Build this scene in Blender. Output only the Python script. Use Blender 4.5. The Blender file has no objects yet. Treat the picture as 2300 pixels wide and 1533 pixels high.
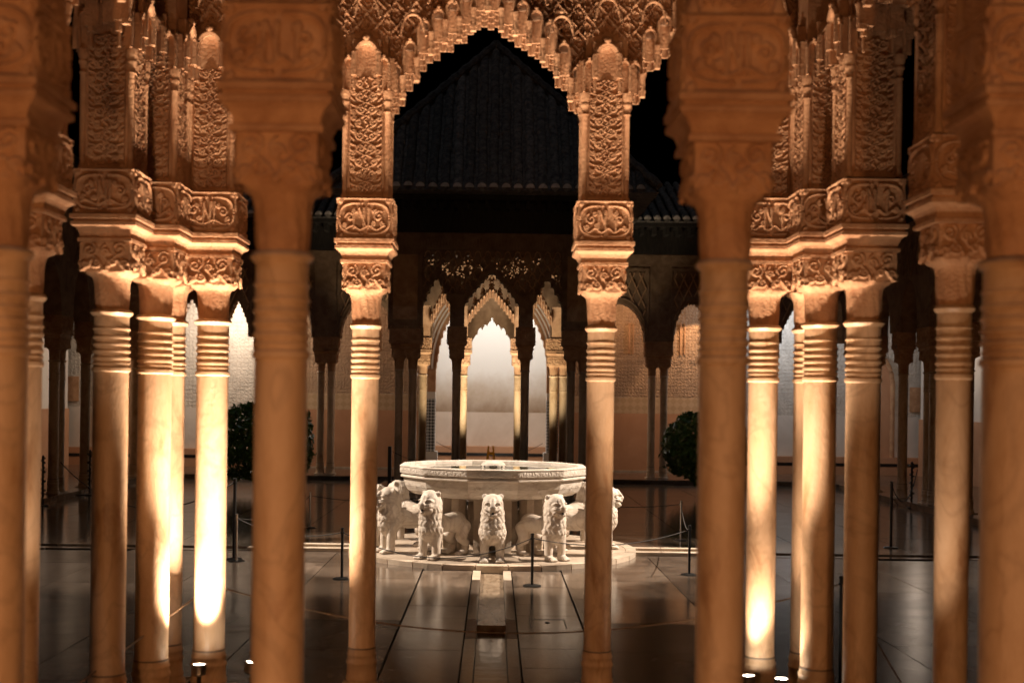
import bpy, math, random
import numpy as np
from mathutils import Vector, Matrix
random.seed(7); rng = np.random.default_rng(7)
S = bpy.context.scene; C = S.collection
R = math.radians

# ------------------------------------------------------------------ camera, sky, lights, exposure
cam = bpy.data.cameras.new('camera'); cam_o = bpy.data.objects.new('camera', cam); C.objects.link(cam_o)
cam.sensor_width = 36; cam.lens = 43.04; cam.clip_start = 0.05; cam.clip_end = 400
cam.shift_x = 0.0174; cam.shift_y = 0.0567
cam_o.matrix_world = Matrix.Translation((0, 0, 2.1)) @ Matrix.Rotation(R(90), 4, 'X') @ Matrix.Rotation(R(0.75), 4, 'Z')
cam.dof.use_dof = True; cam.dof.focus_distance = 16.0; cam.dof.aperture_fstop = 1.7
S.camera = cam_o

w = bpy.data.worlds.new('World'); S.world = w; w.use_nodes = True
wn = w.node_tree.nodes; wn.clear()
sky = wn.new('ShaderNodeTexSky'); sky.sky_type = 'NISHITA'; sky.sun_disc = False
sky.sun_elevation = R(-7); sky.sun_rotation = R(200)
bg = wn.new('ShaderNodeBackground'); bg.inputs['Strength'].default_value = 0.05
wo = wn.new('ShaderNodeOutputWorld')
w.node_tree.links.new(sky.outputs[0], bg.inputs[0]); w.node_tree.links.new(bg.outputs[0], wo.inputs[0])

def lamp(kind, name, loc, energy, col, target=None, size=0.05, spot=60, blend=0.3):
    l = bpy.data.lights.new(name, kind); o = bpy.data.objects.new(name, l); C.objects.link(o)
    l.energy = energy; l.color = col; o.location = loc
    if kind == 'SUN': l.angle = size
    else: l.shadow_soft_size = size
    if kind == 'SPOT': l.spot_size = R(spot); l.spot_blend = blend
    if target is not None:
        o.rotation_euler = (Vector(target) - Vector(loc)).to_track_quat('-Z', 'Y').to_euler()
    return o
WARM = (1.0, 0.72, 0.52); AMBER = (1.0, 0.46, 0.19); NEUT = (1.0, 0.82, 0.65); COOL = (0.86, 0.92, 1.0)
lamp('SUN', 'moon', (0, 0, 30), 0.09, (0.75, 0.85, 1.0), (4, 14, 0), R(0.5))
# fountain floodlights high in the side galleries
lamp('SPOT', 'court_flood', (7.9, 17.1, 6.75), 10500, NEUT, (0.0, 16.2, 0.2), 0.05, 33, 0.3)
lamp('SPOT', 'court_flood', (-7.9, 17.0, 6.75), 8200, NEUT, (0.0, 16.2, 0.2), 0.05, 32, 0.3)
lamp('SPOT', 'court_flood', (2.6, 9.6, 5.3), 70, NEUT, (0.0, 16.3, 0.5), 0.08, 40, 0.25)  # weak front flood, added near the pavilion, not in a gallery
# added warm fill lamps behind the camera, no lantern modelled
lamp('POINT', 'hall_fill', (-2.3, -0.6, 0.7), 300, AMBER, size=0.25)
lamp('POINT', 'hall_fill', (2.0, -1.6, 0.9), 410, AMBER, size=0.25)
# added unseen near pavilion uplights, then inner lights of far pavilion and halls
for x_ in (-0.35, 0.2): lamp('SPOT', 'added_uplight', (x_, 8.0, 0.1), 620, WARM, (x_*1.4 - .04, 8.85, 4.8), 0.04, 42, 0.7)
for x_ in (-0.5, 0.4): lamp('SPOT', 'added_uplight', (x_, 6.6, 0.1), 260, WARM, (x_*1.6, 8.85, 5.25), 0.04, 30, 0.6)
for x_ in (-2.0, 1.7): lamp('SPOT', 'added_uplight', (x_*.8, 8.0, 0.1), 420, WARM, (x_*.85, 8.8, 4.6), 0.04, 60, 0.6)
for x_, t_ in ((-1.75, -2.1), (1.6, 2.0)): lamp('SPOT', 'added_uplight', (x_, 8.0, 0.1), 900, WARM, (t_, 8.6, 4.5), 0.04, 44, 0.7)
for x_, t_ in ((-2.05, -2.45), (1.95, 2.36)): lamp('SPOT', 'added_uplight', (x_, 5.9, 0.1), 140, WARM, (t_, 7.75, 4.1), 0.04, 44, 0.7)
lamp('SPOT', 'far_uplight', (-0.8, 27.6, 0.3), 600, (1, .84, .58), (-0.5, 29.6, 4.2), 0.1, 80, 0.5)
lamp('SPOT', 'far_uplight', (0.7, 27.6, 0.3), 600, (1, .84, .58), (0.4, 29.6, 4.2), 0.1, 80, 0.5)
lamp('SPOT', 'far_uplight', (-0.1, 27.2, 0.3), 900, (1, .9, .75), (-0.1, 29.6, 5.7), 0.1, 50, 0.5)
lamp('POINT', 'hall_light', (-1.0, 37.0, 5.2), 230, (1, .96, .9), size=0.15)
lamp('POINT', 'hall_light', (1.0, 37.0, 5.2), 230, (1, .96, .9), size=0.15)
lamp('POINT', 'hall_light', (0.0, 36.6, 0.9), 45, (1, .82, .66), size=0.1)
lamp('POINT', 'gallery_light', (3.6, 33.0, 4.9), 85, (1, .56, .28), size=0.1)
lamp('POINT', 'gallery_light', (-3.4, 33.0, 4.9), 20, (1, .5, .24), size=0.1)
lamp('SPOT', 'gallery_light', (5.9, 33.4, 5.0), 220, (1, .6, .32), (5.5, 34.5, 2.9), 0.03, 60, 0.2)
lamp('POINT', 'gallery_light', (-7.3, 33.0, 4.6), 340, NEUT, size=0.1)
lamp('POINT', 'gallery_light', (7.8, 33.0, 4.6), 150, COOL, size=0.1)
lamp('POINT', 'gallery_light', (-10.4, 29.5, 3.6), 26, (1, .7, .45), size=0.1)
lamp('POINT', 'gallery_light', (10.6, 30.5, 3.6), 40, (1, .78, .6), size=0.1)

S.view_settings.view_transform = 'Standard'; S.view_settings.look = 'None'
S.view_settings.exposure = 0.0; S.view_settings.gamma = 1.0; S.view_settings.use_curve_mapping = False
S.cycles.use_denoising = True; S.cycles.max_bounces = 7; S.cycles.diffuse_bounces = 3
S.cycles.glossy_bounces = 3; S.cycles.sample_clamp_indirect = 4.0
S.cycles.caustics_reflective = False; S.cycles.caustics_refractive = False

# ------------------------------------------------------------------ materials
def node_mat(name):
    m = bpy.data.materials.new(name); m.use_nodes = True
    nt = m.node_tree; b = nt.nodes['Principled BSDF']
    return m, nt, b
def stone(name, c1, c2, rough=0.7, scale=4.0, stretch=(1, 1, 1), bump=0.25, bscale=40, c3=None, vary=0.0, spec=0.4, detail=8, rvar=0.0):
    m, nt, b = node_mat(name); N = nt.nodes; L = nt.links
    tc = N.new('ShaderNodeTexCoord'); mp = N.new('ShaderNodeMapping'); mp.inputs['Scale'].default_value = stretch
    L.new(tc.outputs['Object'], mp.inputs['Vector'])
    oi = N.new('ShaderNodeObjectInfo')
    va = N.new('ShaderNodeVectorMath'); va.operation = 'MULTIPLY_ADD'
    cx = N.new('ShaderNodeCombineXYZ')
    for i in range(3): L.new(oi.outputs['Random'], cx.inputs[i])
    va.inputs[1].default_value = (17, 31, 23); L.new(cx.outputs[0], va.inputs[0]); L.new(mp.outputs[0], va.inputs[2])
    n1 = N.new('ShaderNodeTexNoise'); n1.inputs['Scale'].default_value = scale; n1.inputs['Detail'].default_value = detail
    n1.inputs['Roughness'].default_value = 0.62; n1.inputs['Distortion'].default_value = 0.6
    L.new(va.outputs[0], n1.inputs['Vector'])
    cr = N.new('ShaderNodeValToRGB'); e = cr.color_ramp.elements
    e[0].position = 0.32; e[0].color = (*c1, 1); e[1].position = 0.68; e[1].color = (*c2, 1)
    if c3 is not None:
        k = cr.color_ramp.elements.new(0.42); k.color = (*c3, 1)
    L.new(n1.outputs['Fac'], cr.inputs[0])
    col = cr.outputs[0]
    if vary:
        hs = N.new('ShaderNodeHueSaturation'); mr = N.new('ShaderNodeMapRange')
        mr.inputs['To Min'].default_value = 1 - vary; mr.inputs['To Max'].default_value = 1 + vary
        L.new(oi.outputs['Random'], mr.inputs['Value']); L.new(mr.outputs[0], hs.inputs['Value'])
        L.new(col, hs.inputs['Color']); col = hs.outputs[0]
    L.new(col, b.inputs['Base Color'])
    b.inputs['Roughness'].default_value = rough; b.inputs['Specular IOR Level'].default_value = spec
    if rvar:
        mr2 = N.new('ShaderNodeMapRange'); mr2.inputs['To Min'].default_value = rough - rvar; mr2.inputs['To Max'].default_value = rough + rvar
        L.new(n1.outputs['Fac'], mr2.inputs['Value']); L.new(mr2.outputs[0], b.inputs['Roughness'])
    if bump:
        n2 = N.new('ShaderNodeTexNoise'); n2.inputs['Scale'].default_value = bscale; n2.inputs['Detail'].default_value = 6
        L.new(va.outputs[0], n2.inputs['Vector'])
        bp = N.new('ShaderNodeBump'); bp.inputs['Strength'].default_value = bump; bp.inputs['Distance'].default_value = 0.02
        L.new(n2.outputs['Fac'], bp.inputs['Height']); L.new(bp.outputs[0], b.inputs['Normal'])
    return m
def plain(name, col, rough=0.5, metal=0.0, emit=None, estr=0):
    m, nt, b = node_mat(name)
    b.inputs['Base Color'].default_value = (*col, 1); b.inputs['Roughness'].default_value = rough
    b.inputs['Metallic'].default_value = metal
    if emit: b.inputs['Emission Color'].default_value = (*emit, 1); b.inputs['Emission Strength'].default_value = estr
    return m
def carved(name, c1, c2, scale=7.0, depth=0.03, rough=0.8):
    """carved stucco diaper: low relief too fine to model at its distance"""
    m, nt, b = node_mat(name); N = nt.nodes; L = nt.links
    tc = N.new('ShaderNodeTexCoord')
    wv = N.new('ShaderNodeTexNoise'); wv.inputs['Scale'].default_value = 3; L.new(tc.outputs['Object'], wv.inputs['Vector'])
    v = N.new('ShaderNodeTexVoronoi'); v.feature = 'DISTANCE_TO_EDGE'; v.inputs['Scale'].default_value = scale; v.inputs['Randomness'].default_value = 0.35
    L.new(tc.outputs['Object'], v.inputs['Vector'])
    v2 = N.new('ShaderNodeTexVoronoi'); v2.inputs['Scale'].default_value = scale * 3.1; L.new(tc.outputs['Object'], v2.inputs['Vector'])
    a = N.new('ShaderNodeMath'); a.operation = 'MULTIPLY_ADD'; a.inputs[1].default_value = 1.6; L.new(v.outputs['Distance'], a.inputs[0]); L.new(v2.outputs['Distance'], a.inputs[2])
    cr = N.new('ShaderNodeValToRGB'); e = cr.color_ramp.elements
    e[0].position = 0.2; e[0].color = (*c2, 1); e[1].position = 0.75; e[1].color = (*c1, 1)
    L.new(a.outputs[0], cr.inputs[0])
    mx = N.new('ShaderNodeMix'); mx.data_type = 'RGBA'; mx.blend_type = 'MULTIPLY'; mx.inputs[0].default_value = 0.5
    L.new(cr.outputs[0], mx.inputs[6]); L.new(wv.outputs['Fac'], mx.inputs[7])
    L.new(mx.outputs[2], b.inputs['Base Color']); b.inputs['Roughness'].default_value = rough
    bp = N.new('ShaderNodeBump'); bp.inputs['Strength'].default_value = 0.8; bp.inputs['Distance'].default_value = depth; bp.invert = True
    L.new(a.outputs[0], bp.inputs['Height']); L.new(bp.outputs[0], b.inputs['Normal'])
    return m
def tiles(name, c1, c2, scale):
    m, nt, b = node_mat(name); N = nt.nodes; L = nt.links
    tc = N.new('ShaderNodeTexCoord'); mp = N.new('ShaderNodeMapping'); mp.inputs['Rotation'].default_value = (0, R(45), 0)
    mp.inputs['Location'].default_value = (0, 0.37, 0)
    L.new(tc.outputs['Object'], mp.inputs[0])
    ck = N.new('ShaderNodeTexChecker'); ck.inputs['Scale'].default_value = scale; ck.inputs['Color1'].default_value = (*c1, 1); ck.inputs['Color2'].default_value = (*c2, 1)
    L.new(mp.outputs[0], ck.inputs['Vector']); L.new(ck.outputs['Color'], b.inputs['Base Color']); b.inputs['Roughness'].default_value = 0.35
    return m
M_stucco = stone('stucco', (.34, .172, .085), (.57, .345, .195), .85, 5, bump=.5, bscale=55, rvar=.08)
M_stucco2 = stone('stucco_dimmed', (.16, .09, .05), (.30, .19, .115), .9, 4, bump=.5, bscale=40)  # darker copy of the stucco, dim light on far walls put into the colour
M_shaft = stone('marble_shaft', (.34, .195, .1), (.64, .47, .31), .42, 2.6, (2.0, 2.0, .7), .18, 45, c3=(.51, .345, .205), vary=.16, rvar=.14)
def veins(m, dark, sc, stretch, amt):
    nt = m.node_tree; N = nt.nodes; L = nt.links; b = N['Principled BSDF']; src = b.inputs['Base Color'].links[0].from_socket
    tc = N.new('ShaderNodeTexCoord'); oi = N.new('ShaderNodeObjectInfo'); mp = N.new('ShaderNodeMapping'); mp.inputs['Scale'].default_value = stretch
    cx = N.new('ShaderNodeVectorMath'); cx.operation = 'ADD'; sc_ = N.new('ShaderNodeMath'); sc_.operation = 'MULTIPLY'; sc_.inputs[1].default_value = 37
    L.new(oi.outputs['Random'], sc_.inputs[0]); L.new(tc.outputs['Object'], mp.inputs[0]); L.new(mp.outputs[0], cx.inputs[0]); L.new(sc_.outputs[0], cx.inputs[1])
    n = N.new('ShaderNodeTexNoise'); n.inputs['Scale'].default_value = sc; n.inputs['Detail'].default_value = 7; n.inputs['Distortion'].default_value = 1.6; L.new(cx.outputs[0], n.inputs['Vector'])
    a = N.new('ShaderNodeMath'); a.operation = 'SUBTRACT'; a.inputs[1].default_value = .5; L.new(n.outputs['Fac'], a.inputs[0])
    c = N.new('ShaderNodeMath'); c.operation = 'ABSOLUTE'; L.new(a.outputs[0], c.inputs[0])
    r = N.new('ShaderNodeMapRange'); r.inputs['From Min'].default_value = 0; r.inputs['From Max'].default_value = .045; r.inputs['To Min'].default_value = amt; r.inputs['To Max'].default_value = 0; L.new(c.outputs[0], r.inputs['Value'])
    mx = N.new('ShaderNodeMix'); mx.data_type = 'RGBA'; mx.inputs[7].default_value = (*dark, 1); L.new(r.outputs[0], mx.inputs[0]); L.new(src, mx.inputs[6]); L.new(mx.outputs[2], b.inputs['Base Color'])
veins(M_shaft, (.24, .15, .09), 1.6, (1.4, 1.4, 1.0), .28)
M_white = stone('fountain_marble', (.44, .36, .29), (.68, .61, .53), .55, 3.5, (1, 1, 1.6), .35, 70, c3=(.58, .5, .42), vary=.05)
veins(M_white, (.3, .22, .16), 2.2, (1, 1, .7), .4)
M_rim = stone('fountain_rim_marble', (.5, .43, .36), (.7, .64, .57), .5, 6, (1, 1, 4), .3, 80)
M_slab = stone('marble_slab', (.07, .052, .039), (.17, .132, .102), .13, 1.6, (1, 1, 1), .05, 30, vary=.28, rvar=.06, spec=.45)
veins(M_rim, (.36, .29, .22), 1.5, (1, 1, 2.5), .5)
veins(M_slab, (.06, .045, .035), .8, (1, .35, 1), .6)
M_slab2 = stone('marble_slab_dull', (.07, .052, .04), (.13, .1, .078), .24, 1.6, (1, 1, 1), .06, 30, vary=.3, rvar=.08, spec=.13)  # darker, less glossy slab copy; shade of the unlit side floor in its colour
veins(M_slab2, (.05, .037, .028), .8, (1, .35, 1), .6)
M_joint = stone('floor_joint', (.03, .022, .018), (.06, .045, .035), .8, 3)
M_curb = stone('marble_curb', (.4, .31, .23), (.62, .53, .43), .45, 3, bump=.2, vary=.15)
M_chan = stone('wet_stone', (.2, .14, .09), (.42, .33, .24), .12, 5, (3, .7, 1), .25, 20, rvar=.08)
M_plaster = stone('plaster', (.62, .56, .5), (.74, .69, .63), .9, 1.2, bump=.15, bscale=12)
M_dado = stone('ochre_plaster', (.46, .24, .13), (.56, .31, .18), .85, 1.4, bump=.15, bscale=14)
M_dado2 = stone('beige_plaster', (.56, .44, .35), (.66, .55, .46), .9, 1.3, bump=.15, bscale=12)
M_carved = carved('carved_stucco', (.56, .38, .24), (.36, .22, .13), 10.0)
M_carvedp = carved('carved_pale_stucco', (.74, .68, .6), (.6, .52, .44), 9, .02)
M_band = tiles('diamond_band', (.55, .4, .26), (.47, .33, .2), 7.0)
M_tile = tiles('glazed_tile', (.55, .57, .58), (.05, .055, .06), 16)
M_stain = stone('stained_plaster', (.3, .2, .13), (.6, .5, .42), .9, 1.6, (1, 1, .8), .2, 14)
M_wood = stone('dark_wood', (.012, .009, .007), (.035, .026, .02), .75, 6, (6, 6, 1), .3, 30)
M_roof = stone('roof_tile', (.06, .052, .046), (.24, .2, .17), .85, 9, bump=.4, bscale=30, vary=.35)
M_mortar = stone('tile_mortar', (.42, .34, .28), (.62, .53, .46), .9, 9, vary=.2)
M_leaf = stone('leaf', (.035, .1, .018), (.1, .2, .04), .35, 12, bump=0, vary=0)
M_bark = stone('bark', (.05, .035, .022), (.12, .085, .06), .9, 10)
M_lead = plain('lead', (.2, .15, .11), .6, .2)
M_black = plain('black_metal', (.012, .012, .012), .4, .3)
M_steel = plain('brushed_steel', (.38, .36, .34), .3, 1.0)
M_rope = stone('rope', (.16, .11, .07), (.28, .2, .13), .9, 60)
M_drope = plain('dark_rope', (.02, .016, .013), .8)
M_yellow = plain('yellow_plastic', (.65, .33, .02), .45)
M_glow = plain('lamp_glass', (.9, .85, .8), .2, 0, (1, .86, .7), 90)
m, nt, b = node_mat('water'); M_water = m
b.inputs['Base Color'].default_value = (.05, .05, .03, 1); b.inputs['Roughness'].default_value = .03; b.inputs['Specular IOR Level'].default_value = .6

M_pool = stone('standing_water', (.02, .014, .01), (.04, .03, .02), .1, 4, bump=.1, bscale=6)
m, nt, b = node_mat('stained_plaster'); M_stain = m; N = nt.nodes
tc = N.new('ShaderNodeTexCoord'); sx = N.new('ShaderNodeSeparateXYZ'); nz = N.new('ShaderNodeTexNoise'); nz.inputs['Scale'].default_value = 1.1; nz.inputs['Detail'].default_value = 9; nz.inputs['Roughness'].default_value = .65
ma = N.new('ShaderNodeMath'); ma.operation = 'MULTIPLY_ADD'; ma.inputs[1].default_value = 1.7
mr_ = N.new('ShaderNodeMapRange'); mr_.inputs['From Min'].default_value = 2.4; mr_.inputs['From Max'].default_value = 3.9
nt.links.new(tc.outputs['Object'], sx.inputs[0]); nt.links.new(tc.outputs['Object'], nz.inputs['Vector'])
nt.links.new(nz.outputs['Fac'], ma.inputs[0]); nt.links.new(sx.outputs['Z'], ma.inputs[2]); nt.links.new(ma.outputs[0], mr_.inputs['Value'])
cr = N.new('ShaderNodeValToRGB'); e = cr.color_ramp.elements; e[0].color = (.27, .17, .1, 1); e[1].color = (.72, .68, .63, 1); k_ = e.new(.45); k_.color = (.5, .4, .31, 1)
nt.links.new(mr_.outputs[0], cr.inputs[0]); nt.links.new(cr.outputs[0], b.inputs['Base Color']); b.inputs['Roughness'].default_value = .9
# ------------------------------------------------------------------ mesh helpers
class G:
    def __init__(s): s.v = []; s.f = []; s.mi = []; s.cur = 0
    def add(s, vs, fs):
        n = len(s.v); s.v.extend([tuple(map(float, p)) for p in vs])
        for f in fs: s.f.append(tuple(i + n for i in f)); s.mi.append(s.cur)
    def box(s, x0, x1, y0, y1, z0, z1):
        s.add([(x0,y0,z0),(x1,y0,z0),(x1,y1,z0),(x0,y1,z0),(x0,y0,z1),(x1,y0,z1),(x1,y1,z1),(x0,y1,z1)],
              [(0,3,2,1),(4,5,6,7),(0,1,5,4),(1,2,6,5),(2,3,7,6),(3,0,4,7)])
    def rings(s, loops, cap=True):
        n = len(loops[0]); vs = [p for l in loops for p in l]; fs = []
        for i in range(len(loops) - 1):
            for j in range(n):
                k = (j + 1) % n
                fs.append((i*n+j, i*n+k, (i+1)*n+k, (i+1)*n+j))
        if cap:
            fs.append(tuple(reversed(range(n)))); fs.append(tuple(range((len(loops)-1)*n, len(loops)*n)))
        s.add(vs, fs)
    def lathe(s, prof, n=28, off=0.0, cap=True, c=(0, 0)):
        s.rings([[(c[0] + r*math.cos(off+2*math.pi*j/n), c[1] + r*math.sin(off+2*math.pi*j/n), z) for j in range(n)] for r, z in prof], cap)
    def square(s, prof, c=(0, 0)):
        s.rings([[(c[0]+h*a, c[1]+h*b_, z) for a, b_ in ((-1,-1),(1,-1),(1,1),(-1,1))] for h, z in prof])
    def tube(s, pts, r, n=8, cap=True):
        pts = [Vector(p) for p in pts]; loops = []
        for i, p in enumerate(pts):
            t = (pts[min(i+1, len(pts)-1)] - pts[max(i-1, 0)]).normalized()
            up = Vector((0, 0, 1)) if abs(t.z) < .95 else Vector((0, 1, 0))
            a = t.cross(up).normalized(); b_ = a.cross(t).normalized()
            rr = r[i] if isinstance(r, (list, tuple)) else r
            loops.append([p + a*rr*math.cos(2*math.pi*j/n) + b_*rr*math.sin(2*math.pi*j/n) for j in range(n)])
        s.rings(loops, cap)
    def ball(s, c, r, n=10, m=6):
        if not isinstance(r, (tuple, list)): r = (r, r, r)
        s.rings([[(c[0]+r[0]*math.sin(a)*math.cos(2*math.pi*j/n), c[1]+r[1]*math.sin(a)*math.sin(2*math.pi*j/n), c[2]-r[2]*math.cos(a)) for j in range(n)]
                 for a in [math.pi*(.06 + .88*i/m) for i in range(m+1)]])
    def mesh(s, name, mats, smooth=None):
        me = bpy.data.meshes.new(name); me.from_pydata(s.v, [], s.f)
        for m_ in (mats if isinstance(mats, (list, tuple)) else [mats]): me.materials.append(m_)
        if any(s.mi): me.polygons.foreach_set('material_index', s.mi)
        if smooth:
            me.polygons.foreach_set('use_smooth', [True]*len(me.polygons)); me.set_sharp_from_angle(angle=R(smooth))
        me.update(); return me
def ob(name, me, parent=None, loc=(0, 0, 0), rz=0, scale=None):
    o = bpy.data.objects.new(name, me); C.objects.link(o); o.location = loc; o.rotation_euler = (0, 0, rz)
    if scale: o.scale = scale
    if parent: o.parent = parent
    return o
def tag(o, label=None, cat=None, group=None, kind=None):
    if label: o['label'] = label
    if cat: o['category'] = cat
    if group: o['group'] = group
    if kind: o['kind'] = kind
    elif cat: o['kind'] = 'thing'
    return o
def thing(name, label, cat, loc=(0, 0, 0), rz=0, group=None):
    return tag(ob(name, None, None, loc, rz), label, cat, group)
def boxmesh(name, mat, *a):
    g = G(); g.box(*a); return g.mesh(name, mat)

# carved strokes -> height field
def spiral(cx, cy, r0, turns, ph, sgn, n=40):
    t = np.linspace(0, 1, n); a = ph + sgn*turns*2*np.pi*t; r = r0*(1 - .85*t)
    return np.stack([cx + r*np.cos(a), cy + r*np.sin(a)], 1)
def stroke_height(wd, ht, nu, nv, strokes, wid):
    u = np.linspace(-wd/2, wd/2, nu); v = np.linspace(0, ht, nv); U, V = np.meshgrid(u, v)
    P = np.stack([U.ravel(), V.ravel()], 1).astype(np.float32); best = np.full(len(P), 9.0, np.float32)
    allp = np.concatenate(strokes).astype(np.float32)
    for i in range(0, len(allp), 64):
        q = allp[i:i+64]; d = np.sqrt(((P[:, None, :] - q[None])**2).sum(2)).min(1); best = np.minimum(best, d)
    h = np.clip(1 - (best/wid)**2, 0, 1)**.6
    return U, V, h.reshape(U.shape)
def panel_strokes(wd, ht, n, var=0):
    st = []; step = ht/n
    for k in range(n):
        c = step*(k+.5); fl = (k + var) % 3
        for sg in (-1, 1):
            st.append(spiral(sg*wd*(.15 + .04*fl), c, wd*.12, 1.25, (0 if sg > 0 else math.pi) + .9*fl, sg*(1 if k % 2 else -1), 26))
            st.append(spiral(sg*wd*.38, c + step*(.3 if fl else -.25), wd*.085, 1.1, 1.3*k, -sg, 20))
            t = np.linspace(0, 1, 16); st.append(np.stack([sg*wd*(.03 + .28*np.sin(t*np.pi)**(1 + .4*var)), c - step/2 + t*step], 1))
            st.append(np.stack([sg*wd*(.47 - .26*t**2), c + step*(.45 - .3*t)], 1)); st.append(np.stack([sg*wd*(.46 - .1*t), c - step*(.1 + .25*t)], 1))
        t = np.linspace(0, 1, 10); st.append(np.stack([wd*.05*np.sin(t*2*np.pi), c - step*.3 + t*step*.6], 1))
    for sg in (-1, 1): st.append(np.stack([np.full(60, sg*wd*.488), np.linspace(0, ht, 60)], 1))
    return st
def cartouche(wd, ht, var=0):
    st = []; a, b_ = wd*.455, ht*.37
    t = np.linspace(0, 2*np.pi, 120); cx, sy = np.cos(t), np.sin(t)
    st.append(np.stack([a*np.sign(cx)*np.abs(cx)**.55, ht/2 + b_*np.sign(sy)*np.abs(sy)**.6], 1))
    for x in ((-.09, .03, .1), (-.2, -.02, .07), (-.12, .0, .2))[var]:
        l = np.linspace(.25, .74, 16); st.append(np.stack([np.full(16, wd*x), ht*l], 1)); st.append(np.stack([wd*(x + .035*(l-.25)), ht*l], 1))
    st.append(np.stack([wd*np.linspace(-.09, .03, 16), ht*np.linspace(.74, .3, 16)], 1))
    for x, y, r_, ph in ((-.26, .55, .1, 0), (.27, .52, .09, 2), (-.34, .36, .05, 1), (.36, .34, .05, 4), (-.16, .38, .05, 3), (.19, .68, .045, 5), (-.2, .68, .045, 2)): st.append(spiral(wd*x*(1 if var != 1 else -1), ht*y, wd*r_, 1.2, ph + var, 1 if x < 0 else -1, 22))
    l = np.linspace(-.38, .38, 40); st.append(np.stack([wd*l, ht*(.27 + .05*np.sin(l*(16 + 5*var)))], 1))
    for sg in (-1, 1):
        for zc in (.08, .92): st.append(spiral(sg*wd*.44, ht*zc, wd*.04, 1, 1, sg, 14))
    for z in (.02, .98): st.append(np.stack([wd*np.linspace(-.49, .49, 40), np.full(40, ht*z)], 1))
    return st
def palmette(wd, ht):
    st = []; t = np.linspace(0, 1, 16)
    for sg in (-1, 1):
        st += [spiral(sg*wd*.3, ht*.74, wd*.15, 1.4, 1, sg, 26), spiral(sg*wd*.16, ht*.3, wd*.1, 1.2, 4, -sg, 22), spiral(sg*wd*.38, ht*.26, wd*.09, 1.2, 0, sg, 20), np.stack([sg*wd*(.03 + .3*t**2), ht*(.05 + .6*t)], 1), np.stack([sg*wd*(.45 - .2*t), ht*(.02 + .4*t)], 1)]
    st += [np.stack([wd*.07*np.sin(t*6.28), ht*(.1 + .8*t)], 1), spiral(0, ht*.62, wd*.1, 1.3, 0, 1, 24)]
    return st
def add_relief(g, wd, ht, nu, nv, strokes, wid, hgt, dist, z0, side):
    U, V, H = stroke_height(wd, ht, nu, nv, strokes, wid)
    H[0] = H[-1] = 0; H[:, 0] = H[:, -1] = 0
    D = -dist - H*hgt; c, s_ = math.cos(side*math.pi/2), math.sin(side*math.pi/2)
    X = U*c - D*s_; Y = U*s_ + D*c
    vs = np.stack([X, Y, V + z0], 2).reshape(-1, 3)
    fs = [(j*nu+i, j*nu+i+1, (j+1)*nu+i+1, (j+1)*nu+i) for j in range(nv-1) for i in range(nu-1)]
    g.add(vs, fs)

# ------------------------------------------------------------------ the column and its parts (origin at floor)
SHAFT_R = .1
g = G(); g.square([(.15, -.02), (.15, .018)])
g.lathe([(.14, .0185), (.135, .03), (.119, .045), (.113, .06), (.118, .07), (.118, .085), (.111, .095), (.109, .17), (.114, .178), (.117, .19), (.114, .202), (.109, .21), (.108, .235), (.112, .242), (.112, .252), (.106, .262), (.103, .29)], 32)
ME_base = g.mesh('column_base', M_shaft, 40)
prof = [(.1, .2885), (.1, 2.235)]
for z, t in ((2.255, .018), (2.292, .008), (2.325, .012), (2.37, .010), (2.415, .010), (2.46, .010), (2.515, .008)):
    prof += [(.1, z-t), (.1 + .35*t + .004, z-t*.6), (.1 + .35*t + .004, z+t*.5), (.1, z+t)]
prof += [(.1, 2.595), (.112, 2.603), (.122, 2.618), (.112, 2.634), (.1, 2.64)]
g = G(); g.lathe(prof, 32); ME_shaft = g.mesh('column_shaft', M_shaft, 40)
loops = []; n = 72
lv = [(.098, 0, 2.638), (.101, 0, 2.68), (.103, 0, 2.72), (.104, 0, 2.76), (.106, 0, 2.8), (.112, 0, 2.83), (.122, .15, 2.848), (.142, .4, 2.862), (.15, .65, 2.885),
      (.153, .85, 2.91), (.154, .95, 2.94), (.154, 1, 2.97), (.154, 1, 3.0), (.154, 1, 3.03), (.154, 1, 3.0585)]
for r, q, z in lv:
    l = []
    for j in range(n):
        a = 2*math.pi*j/n; c, s_ = math.cos(a), math.sin(a)
        k = 1/max(abs(c), abs(s_)); rr = r*((1-q) + q*min(k, 1.37))
        if z < 2.84 and z > 2.65: rr += .006*abs(math.sin(a*6 + (z-2.65)*9)) - .003
        if .2 < q and z < 3.05: rr += (.007*math.cos(a*8)*math.sin((z-2.86)*75) + .006*math.sin(a*16 + (z-2.86)*60))*(1 if z < 2.9 else .0)
        l.append((rr*c, rr*s_, z))
    loops.append(l)
g = G(); g.rings(loops)
for sd in range(4): add_relief(g, .3, .185, 46, 32, palmette(.3, .185), .0105, .016, .1515, 2.872, sd)
ME_capital = g.mesh('column_capital', M_stucco, 50)
g = G(); g.square([(.16, 3.06), (.172, 3.061), (.172, 3.083), (.160, 3.088), (.163, 3.112), (.176, 3.14), (.2, 3.158), (.206, 3.16), (.206, 3.182), (.192, 3.186), (.192, 3.2), (.212, 3.203), (.212, 3.229)])
ME_abacus = g.mesh('column_abacus', M_stucco)
g = G(); g.square([(.190, 3.2295), (.190, 3.5195)])
ME_blocks = []
for var in range(3):
    g = G(); g.square([(.185, 3.2295), (.185, 3.5195)])
    for sd in range(4): add_relief(g, .384, .29, 70, 52, cartouche(.384, .29, (var + sd) % 3), .0095, .017, .186, 3.2295, sd)
    ME_blocks.append(g.mesh('impost_block', M_stucco))
g = G(); g.lathe([(.1005, -.006), (.1065, -.005), (.1065, .005), (.1005, .006)], 28); ME_lead = g.mesh('lead_collar', M_lead, 40)
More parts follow.
